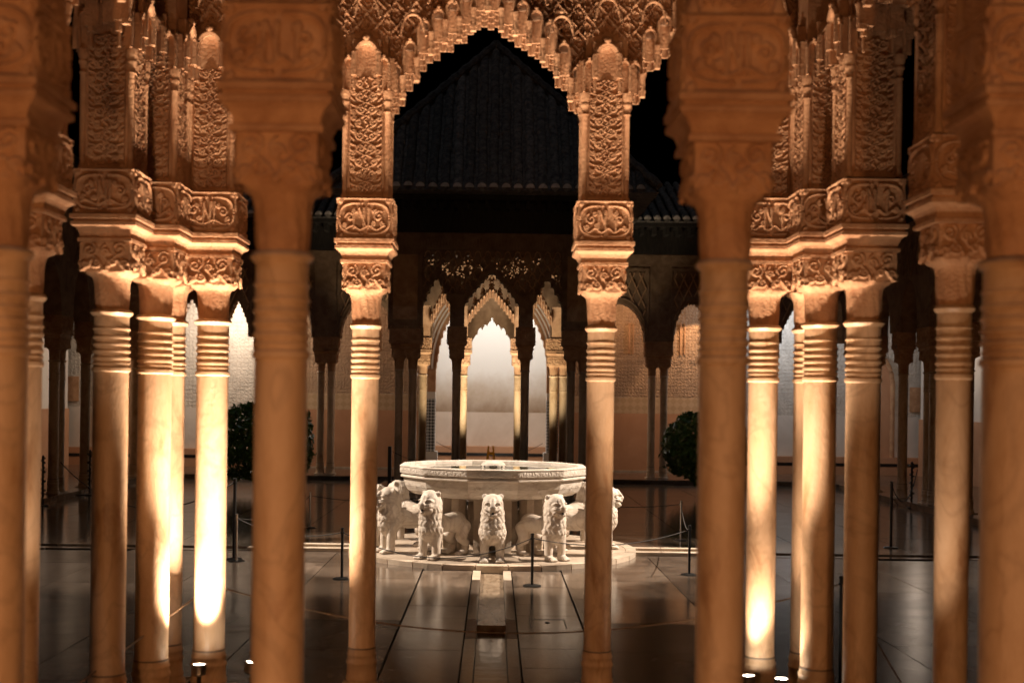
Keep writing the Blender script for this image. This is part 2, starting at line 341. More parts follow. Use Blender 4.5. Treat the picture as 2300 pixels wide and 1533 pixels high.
n_col = [0]
def column(x, y, label, group, r=.1, z0=0.0, near=True):
    n_col[0] += 1
    t = thing('marble_column', label, 'column', (x, y, z0), 0, group)
    k = 1 + .0006*(n_col[0] % 11) ; t.scale = (1, 1, k)
    q = r/.1
    ob('base', ME_base, t, scale=(q, q, 1)); ob('shaft', ME_shaft, t, scale=(q, q, 1))
    ob('capital', ME_capital, t, scale=(1 + (q-1)*.5, 1 + (q-1)*.5, 1)); ob('abacus', ME_abacus, t); ob('impost_block', ME_blocks[n_col[0] % 3], t)
    if near:
        for z in (.292,): ob('lead_collar', ME_lead, t, (0, 0, z), scale=(q, q, 1))
    return t

# ------------------------------------------------------------------ arch walls
def stepped(ua, ub, zs, za, n):
    """stalactite arch profile left to right"""
    c = (ua+ub)/2; hw = (ub-ua)/2; pts = []
    for i in range(n):
        u0 = ua + hw*i/n; u1 = ua + hw*(i+1)/n
        z0 = zs + (za-zs)*((i/n)**.85); z1 = zs + (za-zs)*(((i+1)/n)**.85)
        pts += [(u0, z0), (u0 + (u1-u0)*.15, z0 + (z1-z0)*.45), (u0 + (u1-u0)*.5, z0 + (z1-z0)*.62), (u1, z0 + (z1-z0)*.66)]
    pts.append((c, za))
    return pts + [(2*c - u, z) for u, z in reversed(pts[:-1])]
def scallop(ua, ub, zs, za, n, cusp=.05, power=2.0):
    c = (ua+ub)/2; a = (ub-ua)/2; b_ = za-zs; pts = []
    N = n*5
    for i in range(N+1):
        t = math.pi*(1 - i/N); x, z = math.cos(t), math.sin(t)**(2/power)
        k = 1 - cusp*(1 - abs(math.sin(math.pi*n*i/N)))
        pts.append((c + a*x*k, zs + b_*z*k))
    pts[0] = (ua, zs); pts[-1] = (ub, zs)
    for i in range(1, len(pts)): pts[i] = (max(pts[i][0], pts[i-1][0]), pts[i][1])
    return pts
def arch_wall(low, ztop, y0, y1, g=None):
    g = g or G(); T = (lambda u, z: ztop(u, z)) if callable(ztop) else (lambda u, z: ztop)
    n = len(low)
    vs = []
    for u, z in low:
        t = T(u, z); vs += [(u, y0, z), (u, y0, t), (u, y1, z), (u, y1, t)]
    fs = []
    for i in range(n-1):
        a, b_ = i*4, i*4+4
        fs += [(a, b_, b_+1, a+1), (a+2, a+3, b_+3, b_+2), (a, a+2, b_+2, b_), (a+1, b_+1, b_+3, a+3)]
    fs += [(0, 1, 3, 2), ((n-1)*4, (n-1)*4+2, (n-1)*4+3, (n-1)*4+1)]
    g.add(vs, fs); return g

# ------------------------------------------------------------------ ground
floor = tag(ob('court_floor', boxmesh('court_floor', M_joint, -60, 60, -30, 90, -.5, -.2)), kind='structure')
ME_slab = boxmesh('slab', M_slab, -.5, .5, -.5, .5, -.04, 0)
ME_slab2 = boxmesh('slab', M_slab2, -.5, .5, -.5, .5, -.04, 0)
def slab(x0, x1, y0, y1, gap=.006, me=None):
    ob('slab', me or ME_slab, floor, ((x0+x1)/2, (y0+y1)/2, random.uniform(-.0012, .0012)), scale=(x1-x0-gap*2, y1-y0-gap*2, 1))
CHW, CURB = .137, .235
bed = tag(ob('paving_bed', boxmesh('paving_bed', M_joint, -13, -CURB-.002, 3, 16.68, -.19, -.022)), kind='structure')
tag(ob('paving_bed', boxmesh('paving_bed', M_joint, CURB+.002, 13, 3, 16.68, -.19, -.022)), kind='structure')
tag(ob('paving_bed', boxmesh('paving_bed', M_joint, -13, 13, 17.32, 42, -.19, -.022)), kind='structure')
for sg in (-1, 1):                                   # walkway lanes either side of the rill
    ys = [6.2, 7.6, 8.75, 9.5, 10.25, 11.05, 11.75, 12.45, 13.7, 15.0]
    if sg > 0: ys = [6.2, 7.4, 8.9, 9.6, 10.35, 11.2, 11.95, 12.6, 13.75, 15.0]
    for a, b_ in zip(ys, ys[1:]): slab(*(sorted((sg*(CURB+.004), sg*.845))), a, b_)
    xs = [.853, 2.1, 3.5, 4.9, 6.3, 7.6, 8.5]
    for i, (a, b_) in enumerate(zip(xs, xs[1:])):
        y = 6.2 - .5*(i % 2)
        while y < 16.6:
            e = min(y + (1.35, 1.1, 1.5, 1.2)[i % 4], 16.66)
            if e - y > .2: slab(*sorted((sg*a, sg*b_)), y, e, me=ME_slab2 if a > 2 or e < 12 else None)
            y = e
    xs = [.0, 1.5, 3.0, 4.5, 6.0, 7.3, 8.5]
    for i, (a, b_) in enumerate(zip(xs, xs[1:])):
        y = 17.34
        while y < 31:
            e = min(y + (1.6, 1.9, 1.45)[i % 3], 31.0)
            if e - y > .2: slab(*sorted((sg*a, sg*b_)), y, e)
            y = e
# access hatch cut into one walkway slab
h = thing('floor_hatch', 'square recessed hatch lid with finger hole in the walkway right of the water channel', 'hatch', (.53, 11.5, .002))
g = G()
for a in ((-.17, .17, -.004+.25, .25), (-.17, -.162, -.2, .244), (.162, .17, -.2, .244)): g.box(*a, 0, .003)
ob('joint', g.mesh('hatch_joint', M_black), h); g = G(); g.lathe([(.024, 0), (.024, .004)], 14, c=(0, .08)); ob('finger_hole', g.mesh('finger_hole', M_black), h)
# the rill: marble curbs, wet chute near the fountain, darker deep part towards the camera
rill = tag(ob('water_channel', boxmesh('water_channel', M_chan, -CHW+.004, CHW-.004, 11.6, 15.2, -.19, -.035)), kind='structure')
ob('channel_bed', boxmesh('channel_bed', M_joint, -CHW+.004, CHW-.004, 4, 11.598, -.19, -.16), rill)
g = G(); g.box(-CHW+.004, CHW-.004, 4, 11.596, -.158, -.10); ob('channel_water', g.mesh('channel_water', M_pool), rill)
for sg in (-1, 1):
    y = 5.6
    for L_ in (1.9, 2.1, 1.15, .95, 1.5, 1.05, .82):
        x0, x1 = sorted((sg*CHW, sg*(CURB-.004))); ob('curb_stone', boxmesh('curb_stone', M_curb if L_ < 1 else M_slab, x0, x1, y+.004, y+L_-.004, -.19, .003), rill); y += L_
# cross channel through the middle of the court
cross = tag(ob('cross_channel', boxmesh('cross_channel', M_chan, 2.1, 8.5, 16.86, 17.14, -.19, -.06)), kind='structure')
ob('channel_bed', boxmesh('channel_bed', M_chan, -8.5, -2.1, 16.86, 17.14, -.19, -.06), cross)
for sg in (-1, 1):
    for yy in (16.69, 17.145):
        for i, x in enumerate((1.95, 3.3, 4.7, 6.1, 7.3)):
            x0, x1 = sorted((sg*(x+.005), sg*(min(x+1.39, 8.49)))); ob('curb_stone', boxmesh('curb_stone', M_curb if i == 0 else M_slab, x0, x1, yy, yy+.165, -.19, .045 if i == 0 else .004), cross)
# gallery platforms
g = G(); g.box(-13, 13, 31.0, 42, -.02, .12); plat = tag(ob('gallery_floor', g.mesh('gallery_floor', M_slab)), kind='structure')
for sg in (-1, 1):
    tag(ob('gallery_floor', boxmesh('gallery_floor', M_slab, *sorted((sg*8.5, sg*13)), 9, 30.998, -.02, .12)), kind='structure')
g = G(); g.box(-2.7, 2.55, 24.6, 30.998, -.02, .055); tag(ob('pavilion_floor', g.mesh('pavilion_floor', M_slab)), kind='structure')

# ------------------------------------------------------------------ near pavilion
PIL = .15
ME_piers = []
for var in range(3):
    g = G(); g.square([(PIL, 3.522), (PIL, 5.5)]); ps = panel_strokes(.235, .84, 9 + var, var)
    for sd in range(4): add_relief(g, .235, .84, 48, 160, ps, .0085, .016, PIL + .0015, 3.55, sd)
    ME_piers.append(g.mesh('pier', M_stucco))
g = G(); g.lathe([(.026, 3.521), (.026, 3.545), (.019, 3.56), (.019, 4.13), (.026, 4.14), (.019, 4.15), (.022, 4.19), (.03, 4.2), (.03, 4.215), (.024, 4.22), (.034, 4.25), (.036, 4.29)], 12)
ME_colonnette = g.mesh('colonnette', M_stucco, 40)
def cell_mesh(wd, ht, dp, rim=True):
    r = wd*.43; g = G(); n = 10; m_ = 6; zc = ht - r*1.45
    th = [math.pi*i/n for i in range(n+1)]; rows = []
    rows.append([(r*math.cos(t), dp*.85*math.sin(t), 0) for t in th])
    rows.append([(r*math.cos(t), dp*.85*math.sin(t), zc) for t in th])
    for k in range(1, m_+1):
        f = math.pi/2*k/m_; rows.append([(r*math.cos(t)*math.cos(f), dp*.85*math.sin(t)*math.cos(f)**.8, zc + r*1.25*math.sin(f)) for t in th])
    vs = [p for l in rows for p in l]; N = n+1
    g.add(vs, [(i*N+j, (i+1)*N+j, (i+1)*N+j+1, i*N+j+1) for i in range(len(rows)-1) for j in range(n)])
    out = [(r, 0, 0), (r, 0, zc)] + [(r*math.cos(math.pi/2*k/m_), 0, zc + r*1.25*math.sin(math.pi/2*k/m_)) for k in range(1, m_+1)]
    out = out + [(-x, y, z) for x, y, z in reversed(out[:-1])]
    hw = wd/2
    # front spandrels and sides, back, top, underside
    for p, q in zip(out, out[1:]):
        if abs(p[0]-q[0]) > 1e-6: g.add([p, q, (q[0], 0, ht), (p[0], 0, ht)], [(0, 3, 2, 1)])
    for sg in (-1, 1): g.add([(sg*r, 0, 0), (sg*hw, 0, 0), (sg*hw, 0, ht), (sg*r, 0, ht)], [(0, 1, 2, 3)])
    g.add([(-hw,0,0),(-hw,dp,0),(-hw,dp,ht),(-hw,0,ht),(hw,0,0),(hw,dp,0),(hw,dp,ht),(hw,0,ht)], [(0,1,2,3),(4,7,6,5),(1,5,6,2),(3,2,6,7)])
    low = rows[0]; g.add([p for p in low] + [(p[0], dp, 0) for p in low], [(i, i+1, N+i+1, N+i) for i in range(n)])
    if rim:
        pts = [(x*1.0, -.006, z) for x, y, z in out]; g.tube(pts, wd*.115, 6)
        g.ball((0, -.010, ht + .006), wd*.15, 8, 5)
    return g.mesh('muqarnas_cell', M_stucco, 40)
BW = .098
ME_cell = cell_mesh(BW*.985, .22, .09); ME_cell2 = cell_mesh(BW*.49, .17, .085)
g = G(); g.box(-.02, .02, 0, .045, .0, .16); g.box(-.024, .024, -.004, .05, .03, .042); g.tube([(0, .005, .0), (0, .004, .1), (0, 0, .16)], [.012, .014, .022], 8)
ME_pend = g.mesh('pendant', M_stucco)
g = G(); pts = [(.075*math.cos(math.pi*i/14), -.01, .075*1.25*math.sin(math.pi*i/14)) for i in range(15)]
g.tube([(.095, -.01, -.06)] + pts + [(-.095, -.01, -.06)], .011, 6); g.ball((0, -.012, .125), .017); g.lathe([(.006, .09), (.006, .115)], 8, c=(0, -.012))
ME_riba = g.mesh('trefoil_rib', M_stucco, 40)

def spandrel(half, zb, ztop, mat):
    st = .0115; nu = int(round(2*half/st)); nv = int((ztop - 4.2)/st) + 1
    u = np.linspace(-half, half, nu+1); z = np.linspace(4.2, ztop, nv+1); U, Z = np.meshgrid(u, z)
    a = U/.145; b_ = Z/.19 + .10*np.sin(2*np.pi*U/.145*2)*.35
    d1 = np.abs((a + b_) % 1 - .5); d2 = np.abs((a - b_) % 1 - .5)
    rib = np.clip(1 - np.minimum(d1, d2)/.1, 0, 1)**.5
    fx = ((a + b_) % 1 - 0.0 + .5) % 1 - .5; fy = ((a - b_) % 1 + .5) % 1 - .5; rad = np.sqrt(fx**2 + fy**2)
    petal = np.clip(np.cos(rad*22), 0, 1)*(rad < .34)
    hat = .5 + .5*np.sin(Z*2*np.pi/.028)
    H = -.03 + .034*rib + .022*petal + .008*hat*(rad > .1)*(rad < .4)
    vs = np.stack([U, -H, Z], 2).reshape(-1, 3); N = nu+1; g = G()
    fs = []
    for j in range(nv):
        for i in range(nu):
            uc = (u[i]+u[i+1])/2; zc = (z[j]+z[j+1])/2
            if zc > zb(uc) + .21: fs.append((j*N+i, j*N+i+1, (j+1)*N+i+1, (j+1)*N+i))
    g.add(vs, fs); return g.mesh('spandrel_panel', mat)
arcade = thing('pavilion_arcade', 'carved stucco stalactite arches and piers of the near pavilion, lit amber above the front columns', 'arcade', (0, 8.9, 0))
def muq_bay(p0, p1, zs, za, top=5.45, layers=4, trefoils=True):
    p0, p1 = Vector(p0), Vector(p1); d = p1 - p0; L_ = d.length - 2*PIL - .012; half = L_/2; mid = (p0+p1)/2
    rz = math.atan2(d.y, d.x); nb = max(2, int(round(half/BW))); bw = half/nb; kx = bw/BW
    def zb(u):
        i = min(int((half - abs(u))/bw), nb-1); f = i/max(nb-1, 1)
        return zs + .02 + (za - zs)*float(np.interp(f, (0, .1, .2, .3, .4, .58, .7, .88, 1), (.04, .16, .34, .5, .57, .68, .77, .85, 1.0))) + (.012 if i % 2 else 0)
    a = ob('stalactite_arch', None, arcade, (mid.x, mid.y - 8.9, 0), rz); th = .30
    low = []
    for i in range(2*nb):
        u0 = -half + i*bw; low += [(u0, zb(u0+bw/2) + .16), (u0+bw, zb(u0+bw/2) + .16)]
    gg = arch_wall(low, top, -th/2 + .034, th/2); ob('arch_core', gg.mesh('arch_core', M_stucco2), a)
    for i in range(2*nb): ob('muqarnas_cell', ME_cell, a, (-half + (i+.5)*bw, -th/2, zb(-half + (i+.5)*bw)), scale=(kx, 1, 1))
    for k in range(1, layers):
        y = -th/2 + .015 + k*.088; m2 = 4*nb
        for i in range(m2):
            u = -half + (i+.5)*bw/2; ui = u - math.copysign(bw*.3, u) if k % 2 else u + math.copysign(bw*.2, u)
            ob('muqarnas_cell', ME_cell2, a, (u, y, zb(max(-half+.01, min(half-.01, ui))) - .018*k + (.02 if i % 2 else 0)), scale=(kx, 1, 1))
    for i in range(2*nb - 1):
        u = -half + (i+1)*bw; z = min(zb(u-bw*.4), zb(u+bw*.4)); lo = .07 if (i % 3 == 1 or abs(i + 1 - nb) == 1) else .03
        ob('pendant', ME_pend, a, (u, -th/2 - .015, z - lo))
    ob('spandrel_panel', spandrel(half, zb, top, M_stucco), a, (0, -th/2 + .004, 0))
    if trefoils:
        for i in range(1, nb, 2):
            for sg in (-1, 1):
                u = sg*(half - (i+.5)*bw - .02); ob('trefoil_rib', ME_riba, a, (u, -th/2 - .03, zb(u) + .30))
    return a
ME_hood = cell_mesh(.2, .26, .06)
def pier(x, y, hood=True, k=0):
    p = ob('pier', ME_piers[k % 3], arcade, (x, y - 8.9, .001*k)); p.scale = (1 + .004*k, 1 + .004*k, 1)
    for a in (-1, 1):
        for b_ in (-1, 1): ob('colonnette', ME_colonnette, p, (a*PIL, b_*PIL, 0))
    if hood:
        for sd in range(4):
            c = math.pi/2*sd; ob('muqarnas_hood', ME_hood, p, (.205*math.sin(c), -.205*math.cos(c), 4.385), c)
            for s2 in (-1, 1):
                xx, yy = s2*.125, -.2; ob('muqarnas_cell', ME_cell, p, (xx*math.cos(c) - yy*math.sin(c), xx*math.sin(c) + yy*math.cos(c), 4.29), c, scale=(.9, 1, 1.05))
NEARG = 'columns of the near pavilion'
cols = [
 (-.939, 8.9, .097, 'slender marble column left of the fountain, brightly lit down its left side'),
 (.772, 8.9, .099, 'slender marble column right of the fountain, standing before the right end of the basin'),
 (-2.015, 8.75, .11, 'column glowing almost white above the floor lamp at its foot'),
 (-2.36, 8.93, .10, 'half hidden corner column showing as a bright strip beside the brightest column'),
 (-2.33, 8.4, .113, 'column with a lit right edge, just left of the brightest column'),
 (-2.49, 7.95, .111, 'thick amber column with dark gaps either side, third from the left edge'),
 (-2.6, 6.75, .10, 'column at the left edge peeking out behind a blurred nearer one'),
 (1.92, 8.75, .104, 'column right of the centre with a bright pool of light at its foot'),
 (2.285, 8.93, .10, 'thin half hidden corner column squeezed between two lit columns right of the fountain'),
 (2.235, 8.4, .11, 'column with its left side lit beside the lamp on the right'),
 (2.37, 7.87, .107, 'amber column with a dark vein right of the lamp'),
 (2.475, 6.6, .088, 'column tucked behind the blurred one at the right edge'),
 (-1.86, 4.58, .107, 'blurred foreground column cut by the left edge of the picture'),
 (-.806, 4.62, .0985, 'blurred foreground column left of the fountain, in front of a clipped tree'),
 (.877, 4.7, .091, 'blurred foreground column right of the fountain, hiding the right tree'),
 (1.945, 4.56, .122, 'blurred thick foreground column cut by the right edge of the picture')]
ME_psp = spandrel(.161, lambda u: 4.46 + .06*(1 - abs(u)/.16), 5.45, M_stucco)
for x, y in ((-.939, 8.9), (.772, 8.9), (-2.015, 8.75), (1.92, 8.75)):
    ob('spandrel_panel', ME_psp, arcade, (x, y - 8.9 - PIL - .034, 0)); ob('trefoil_rib', ME_riba, arcade, (x, y - 8.9 - PIL - .05, 4.86))
for i, (x, y, r, lab) in enumerate(cols):
    column(x, y, lab, NEARG, r); pier(x, y, y > 5, i)
muq_bay((-.939, 8.9), (.772, 8.9), 4.22, 4.88)
muq_bay((-2.02, 8.86), (-.939, 8.9), 4.26, 4.74)
muq_bay((.772, 8.9), (1.92, 8.86), 4.26, 4.74)
muq_bay((-2.55, 6.75), (-2.47, 7.95), 4.42, 4.8, trefoils=False)
muq_bay((2.38, 7.87), (2.46, 6.6), 4.42, 4.8, trefoils=False)
g = G()
for x0, x1, y0, y1 in ((-2.2, -.5, 4.42, 4.6), (-.5, .6, 4.44, 4.62), (.6, 2.3, 4.6, 4.78), (-2.66, -2.5, 4.65, 6.6), (2.36, 2.5, 4.8, 6.45)): g.box(x0, x1, y0, y1, 4.6, 5.49)
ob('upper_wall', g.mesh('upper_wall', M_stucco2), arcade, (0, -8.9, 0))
ob('ceiling', boxmesh('ceiling', M_wood, -3.1, 3.1, 3.8, 9.5, 5.502, 5.7), arcade, (0, -8.9, 0))

def spotlight(x, y, z, target, energy, label, size=.045, spot=86, col=WARM):
    t = thing('floor_spotlight', label, 'lamp', (x, y, 0), 0, 'spotlights on the pavilion floor')
    g = G(); g.lathe([(.07, 0), (.07, .012), (.015, .016), (.015, z-.05)], 16); ob('stand', g.mesh('stand', M_black, 40), t)
    d = (Vector(target) - Vector((x, y, z))).normalized(); q = d.to_track_quat('Z', 'Y')
    g = G(); g.lathe([(.02, -.07), (.045, -.06), (.048, .0), (.052, .012), (.046, .012), (.044, -.004)], 20, cap=True); h = ob('housing', g.mesh('housing', M_steel, 40), t, (0, 0, z)); h.rotation_euler = q.to_euler()
    g = G(); g.lathe([(.042, .002), (.036, .008), (.01, .012)], 18); l = ob('lens', g.mesh('lens', M_glow, 60), t, (0, 0, z)); l.rotation_euler = q.to_euler()
    p = Vector((x, y, z)) + d*.03; lo = lamp('SPOT', 'spotlight_lamp', p, energy, col, target, size, spot, .85)
spotlight(-2.0, 8.4, .25, (-2.03, 8.62, 2.4), 720, 'small glaring floor spotlight at the foot of the brightest column on the left')
spotlight(-1.68, 8.62, .22, (-1.3, 8.82, 2.0), 480, 'floor spotlight half hidden by the blurred column left of the fountain')
spotlight(1.79, 8.5, .2, (1.7, 8.76, 2.8), 120, 'floor spotlight peeking out beside the blurred column right of the fountain')
spotlight(2.0, 8.42, .2, (2.02, 8.58, 2.7), 80, 'small glaring floor spotlight between two columns on the right')

# ------------------------------------------------------------------ fountain
FC = Vector((0, 17.0, 0)); AP = math.pi/12
pl = thing('fountain_plinth', 'low round marble plinth edged with curb stones under the lion fountain', 'plinth', FC)
g = G(); g.lathe([(1.84, -.03), (1.84, .058)], 48); ob('paving', g.mesh('paving', M_curb), pl)
for i in range(30):
    a0 = 2*math.pi*i/30 + .004; a1 = 2*math.pi*(i+1)/30 - .004; g = G(); z1 = .06 + random.uniform(-.002, .002)
    pts = [(r_*math.cos(a), r_*math.sin(a)) for a in (a0, (a0+a1)/2, a1) for r_ in (1.845, 1.985)]
    o = [pts[0], pts[1], pts[3], pts[5], pts[4], pts[2]]
    g.rings([[(x, y, -.03) for x, y in o], [(x, y, z1) for x, y in o]]); ob('curb_stone', g.mesh('curb_stone', M_curb), pl)
fo = thing('lion_fountain', 'large twelve sided marble basin carved with inscriptions, carried above the stone lions', 'fountain', FC)
S12 = 1/math.cos(AP)
def poly12(g, prof, cap=False): g.lathe([(r*S12, z) for r, z in prof], 12, AP - math.pi/2, cap)
g = G(); RA = 1.275
poly12(g, [(.72, .79), (.95, .785), (1.08, .81), (1.16, .86), (1.2, .93), (1.215, 1.0), (1.222, 1.03), (1.25, 1.034), (1.262, 1.045), (1.262, 1.06), (1.245, 1.066), (1.235, 1.085), (RA-.012, 1.092), (RA-.012, 1.098), (RA-.008, 1.1),
           (RA-.008, 1.178), (RA, 1.18), (RA, 1.19), (RA-.015, 1.2), (RA-.1, 1.2), (RA-.115, 1.19), (RA-.13, 1.12), (.9, 1.02), (.2, 1.0)])
ob('basin', g.mesh('basin', M_rim), fo)
fw = 2*RA*math.tan(AP)*.975
st = []
for k in range(16):
    x = -fw*.47 + fw*.94*k/15; l = np.linspace(.012, .064, 10); st.append(np.stack([x + .006*np.sin(l*90 + k), l], 1)) if k % 3 else None
    st.append(spiral(x + .012, .022 + .02*(k % 2), .016, 1, k, 1 if k % 2 else -1, 14))
for i in range(12):
    g = G(); add_relief(g, fw, .076, 84, 14, st, .0055, .006, RA - .0075, 1.101, 0); ob('rim_inscription', g.mesh('rim_inscription', M_rim), fo, rz=i*math.pi/6)
for i in range(12):                                  # carved medallions on the bowl sides
    for j, x in enumerate((-.2, .0, .2)):
        g = G(); ht = .12
        for s_ in ((spiral(-.028, .05, .026, 1.2, 0, 1, 16), spiral(.028, .05, .026, 1.2, 3.1, -1, 16), spiral(0, .09, .026, 1.2, 1.5, 1, 16)) if j != 1 else
                   (spiral(-.04, .08, .03, 1.1, 0, 1, 16), spiral(.04, .08, .03, 1.1, 3.1, -1, 16), spiral(0, .04, .03, 1.3, 4.7, 1, 16))):
            g.tube([(x + p[0], -1.198 - (p[1]-.02)*.12, .89 + p[1]) for p in s_], .0055, 5)
        if (i + j) % 2 == 0 or j == 1: ob('medallion', g.mesh('medallion', M_rim), fo, rz=i*math.pi/6)
g = G(); g.lathe([(1.14, 1.14), (1.14, 1.158)], 12, AP - math.pi/2); ob('water', g.mesh('basin_water', M_water), fo)
g = G(); g.lathe([(.13, 1.12), (.165, 1.15), (.17, 1.17), (.172, 1.195), (.165, 1.2), (.163, 1.21), (.14, 1.235), (.09, 1.255), (.03, 1.262)], 28); cap_ = ob('spout_dome', g.mesh('spout_dome', M_rim, 35), fo)
for i in range(12):
    a = 2*math.pi*i/12 + .26; g = G(); g.ball((0, 0, 0), (.016, .016, .012), 10, 5); ob('spout_hole', g.mesh('spout_hole', M_black, 60), cap_, (.166*math.cos(a), .166*math.sin(a), 1.178))
g = G(); g.lathe([(.42, .06), (.42, .12), (.36, .14), (.34, .7), (.5, .78)], 24); ob('pedestal', g.mesh('pedestal', M_curb, 30), fo)
for i in range(12):
    a = 2*math.pi*(i+.5)/12; g = G(); g.box(-.07, .07, -.06, .06, .06, .788); ob('support', g.mesh('support', M_curb), fo, (.66*math.sin(a), .66*math.cos(a), 0), -a)

# --- lions: one continuous carved body each
def lion_mesh(v=0):
    g = G()
    def ell(c, r): g.ball(c, r, 24, 14)
    def cap2(pts, rs):
        P = [Vector(p) for p in pts]; pp, rr = [], []
        for i in range(len(P)-1):
            for k in range(6):
                t = k/6; pp.append(P[i].lerp(P[i+1], t)); rr.append(rs[i]*(1-t) + rs[i+1]*t)
        pp.append(P[-1]); rr.append(rs[-1]); g.tube(pp, rr, 20); ell(pp[0], rr[0]); ell(pp[-1], rr[-1])
    for s_ in (-1, 1):
        cap2([(s_*.098, .0, .03), (s_*.098, .0, .18), (s_*.1, .03, .38)], [.054, .058, .075])
        ell((s_*.1, -.05, .032), (.062, .085, .036))
        for k in range(4): ell((s_*.1 + (k-1.5)*.028, -.115, .02), (.017, .035, .02))
        cap2([(s_*.09, .66, .36), (s_*.1, .60, .24)], [.1, .075]); cap2([(s_*.1, .60, .22), (s_*.1, .72, .14), (s_*.1, .68, .04)], [.07, .05, .05])
        ell((s_*.1, .62, .03), (.058, .1, .034))
        for k in range(4): ell((s_*.1 + (k-1.5)*.027, .53, .018), (.016, .034, .018))
        ell((s_*.088, .04, .4), (.07, .11, .13))
        ell((s_*.1, .03, .822), (.042, .022, .036)); ell((s_*.09, .035, .81), (.035, .03, .04))
        ell((s_*.055, -.105, .66), (.055, .06, .06))
        ell((s_*.06, -.1, .745), (.04, .035, .03))
    ell((0, .02, .4), (.14, .15, .2)); cap2([(0, .02, .46), (0, .03, .6), (0, .03, .7)], [.15, .145, .135])
    cap2([(0, .1, .5), (0, .3, .42), (0, .62, .43)], [.12, .115, .125]); ell((0, .62, .42), (.13, .15, .14))
    ell((0, .0, .72), (.135 - .006*v, .135, .14 + .006*v)); ell((0, .0, .66), (.14, .125, .1)); ell((0, -.115, .66), (.082, .085, .058)); ell((0, -.12, .6), (.062, .065, .034))
    cap2([(0, -.12, .79), (0, -.18, .7)], [.03, .036]); ell((0, -.188, .69), (.046, .024, .024))
    cap2([(0, .74, .46), (.03, .8, .36), (.05, .77, .24)], [.028, .025, .03])
    me = g.mesh('tmp', M_white); o = ob('tmp', me); md = o.modifiers.new('r', 'REMESH'); md.mode = 'VOXEL'; md.voxel_size = .011
    sm = o.modifiers.new('s', 'SMOOTH'); sm.iterations = 3; sm.factor = .5
    dg = bpy.context.evaluated_depsgraph_get(); out = bpy.data.meshes.new_from_object(o.evaluated_get(dg)); bpy.data.objects.remove(o); bpy.data.meshes.remove(me)
    n = len(out.vertices); co = np.zeros(n*3); out.vertices.foreach_get('co', co); co = co.reshape(-1, 3); no = np.zeros(n*3); out.vertices.foreach_get('normal', no); no = no.reshape(-1, 3)
    x, y, z = co.T; sst = lambda a, b_, v: (lambda t: t*t*(3-2*t))(np.clip((v-a)/(b_-a), 0, 1))
    ang = np.arctan2(x, -(y - .06)); mane = sst(.27, .31, z)*(1 - sst(.63, .67, z))*(1 - sst(.16, .22, y))
    back = sst(.03, .08, y)*(1 - sst(.2, .26, y))*sst(.6, .64, z)*(1 - sst(.8, .84, z)); mane = np.maximum(mane, back)
    fl = np.floor(z/.085); lock = np.abs(np.sin(ang*(7.5 + v) + .9*np.sin(z*(55 - 6*v) + ang*2 + v) + fl*(1.3 + v)))**.7*(.45 + .55*(1 - (z/.085) % 1)) + .3*np.abs(np.sin(ang*22 + 1.8*np.sin(z*55)))
    d = mane*(.015*lock - .007)
    for s_ in (-1, 1):
        de = np.sqrt((x - s_*.058)**2 + ((z - .725)*1.25)**2); m_ = (y < -.05)*(z > .64)*(z < .83)*(1 - sst(.055, .085, de))*(np.abs(x) > .02)
        d += m_*(.007*np.sin(de*(200 - 25*v) + v) - .005*(de < .016))
    d += -.02*np.exp(-((z - .622 - .25*np.abs(x))/.010)**2)*(y < -.1)*(z > .55)
    d += -.006*np.exp(-(x/.006)**2)*(y < -.15)*(z > .628)*(z < .665)
    for zz in (.672, .655): d += -.004*np.exp(-((z - zz + .1*np.abs(x))/.005)**2)*(y < -.1)*(np.abs(x) > .035)
    d += -.006*np.exp(-(((y-.44)**2 + (z-.38)**2)**.5 - .13)**2/.00006)*(np.abs(x) > .05)*(y > .3)
    co += no*d[:, None]; out.vertices.foreach_set('co', co.ravel()); out.polygons.foreach_set('use_smooth', [True]*len(out.polygons)); out.update(); out.name = 'lion'
    return out
ME_lions = [lion_mesh(v) for v in range(3)]
g = G(); g.tube([(0, -.12, .628), (0, -.192, .622)], .013, 10); ME_spout = g.mesh('mouth_spout', M_black, 40)
lion_labels = {0: 'stone lion facing the camera at the front middle of the fountain', -1: 'stone lion turned half left, next left of the front lion', 1: 'stone lion turned half right, next right of the front lion',
  -2: 'stone lion turned left, partly cut off by the bright column on the left', 2: 'stone lion whose head is hidden behind the slender column on the right', 3: 'stone lion in profile facing right, muzzle showing right of the slender column',
  -3: 'stone lion in profile facing left, hidden behind the bright left column', 4: 'stone lion at the back right of the basin, facing away to the right', -4: 'stone lion at the back left of the basin, facing away to the left',
  5: 'stone lion behind the pedestal, right of the rearmost one', -5: 'stone lion behind the pedestal, left of the rearmost one', 6: 'stone lion at the very back of the fountain, facing directly away'}
for i in range(-5, 7):
    a = i*math.pi/6; rr = 1.6; sc = 1 + .015*math.sin(i*5)
    o = ob('stone_lion', ME_lions[i % 3], None, (FC.x + rr*math.sin(a), FC.y - rr*math.cos(a), .058), a + .03*math.sin(i*3), (sc, sc, sc))
    ob('mouth_spout', ME_spout, o)
    tag(o, lion_labels[i], 'lion statue', 'stone lions carrying the fountain basin')

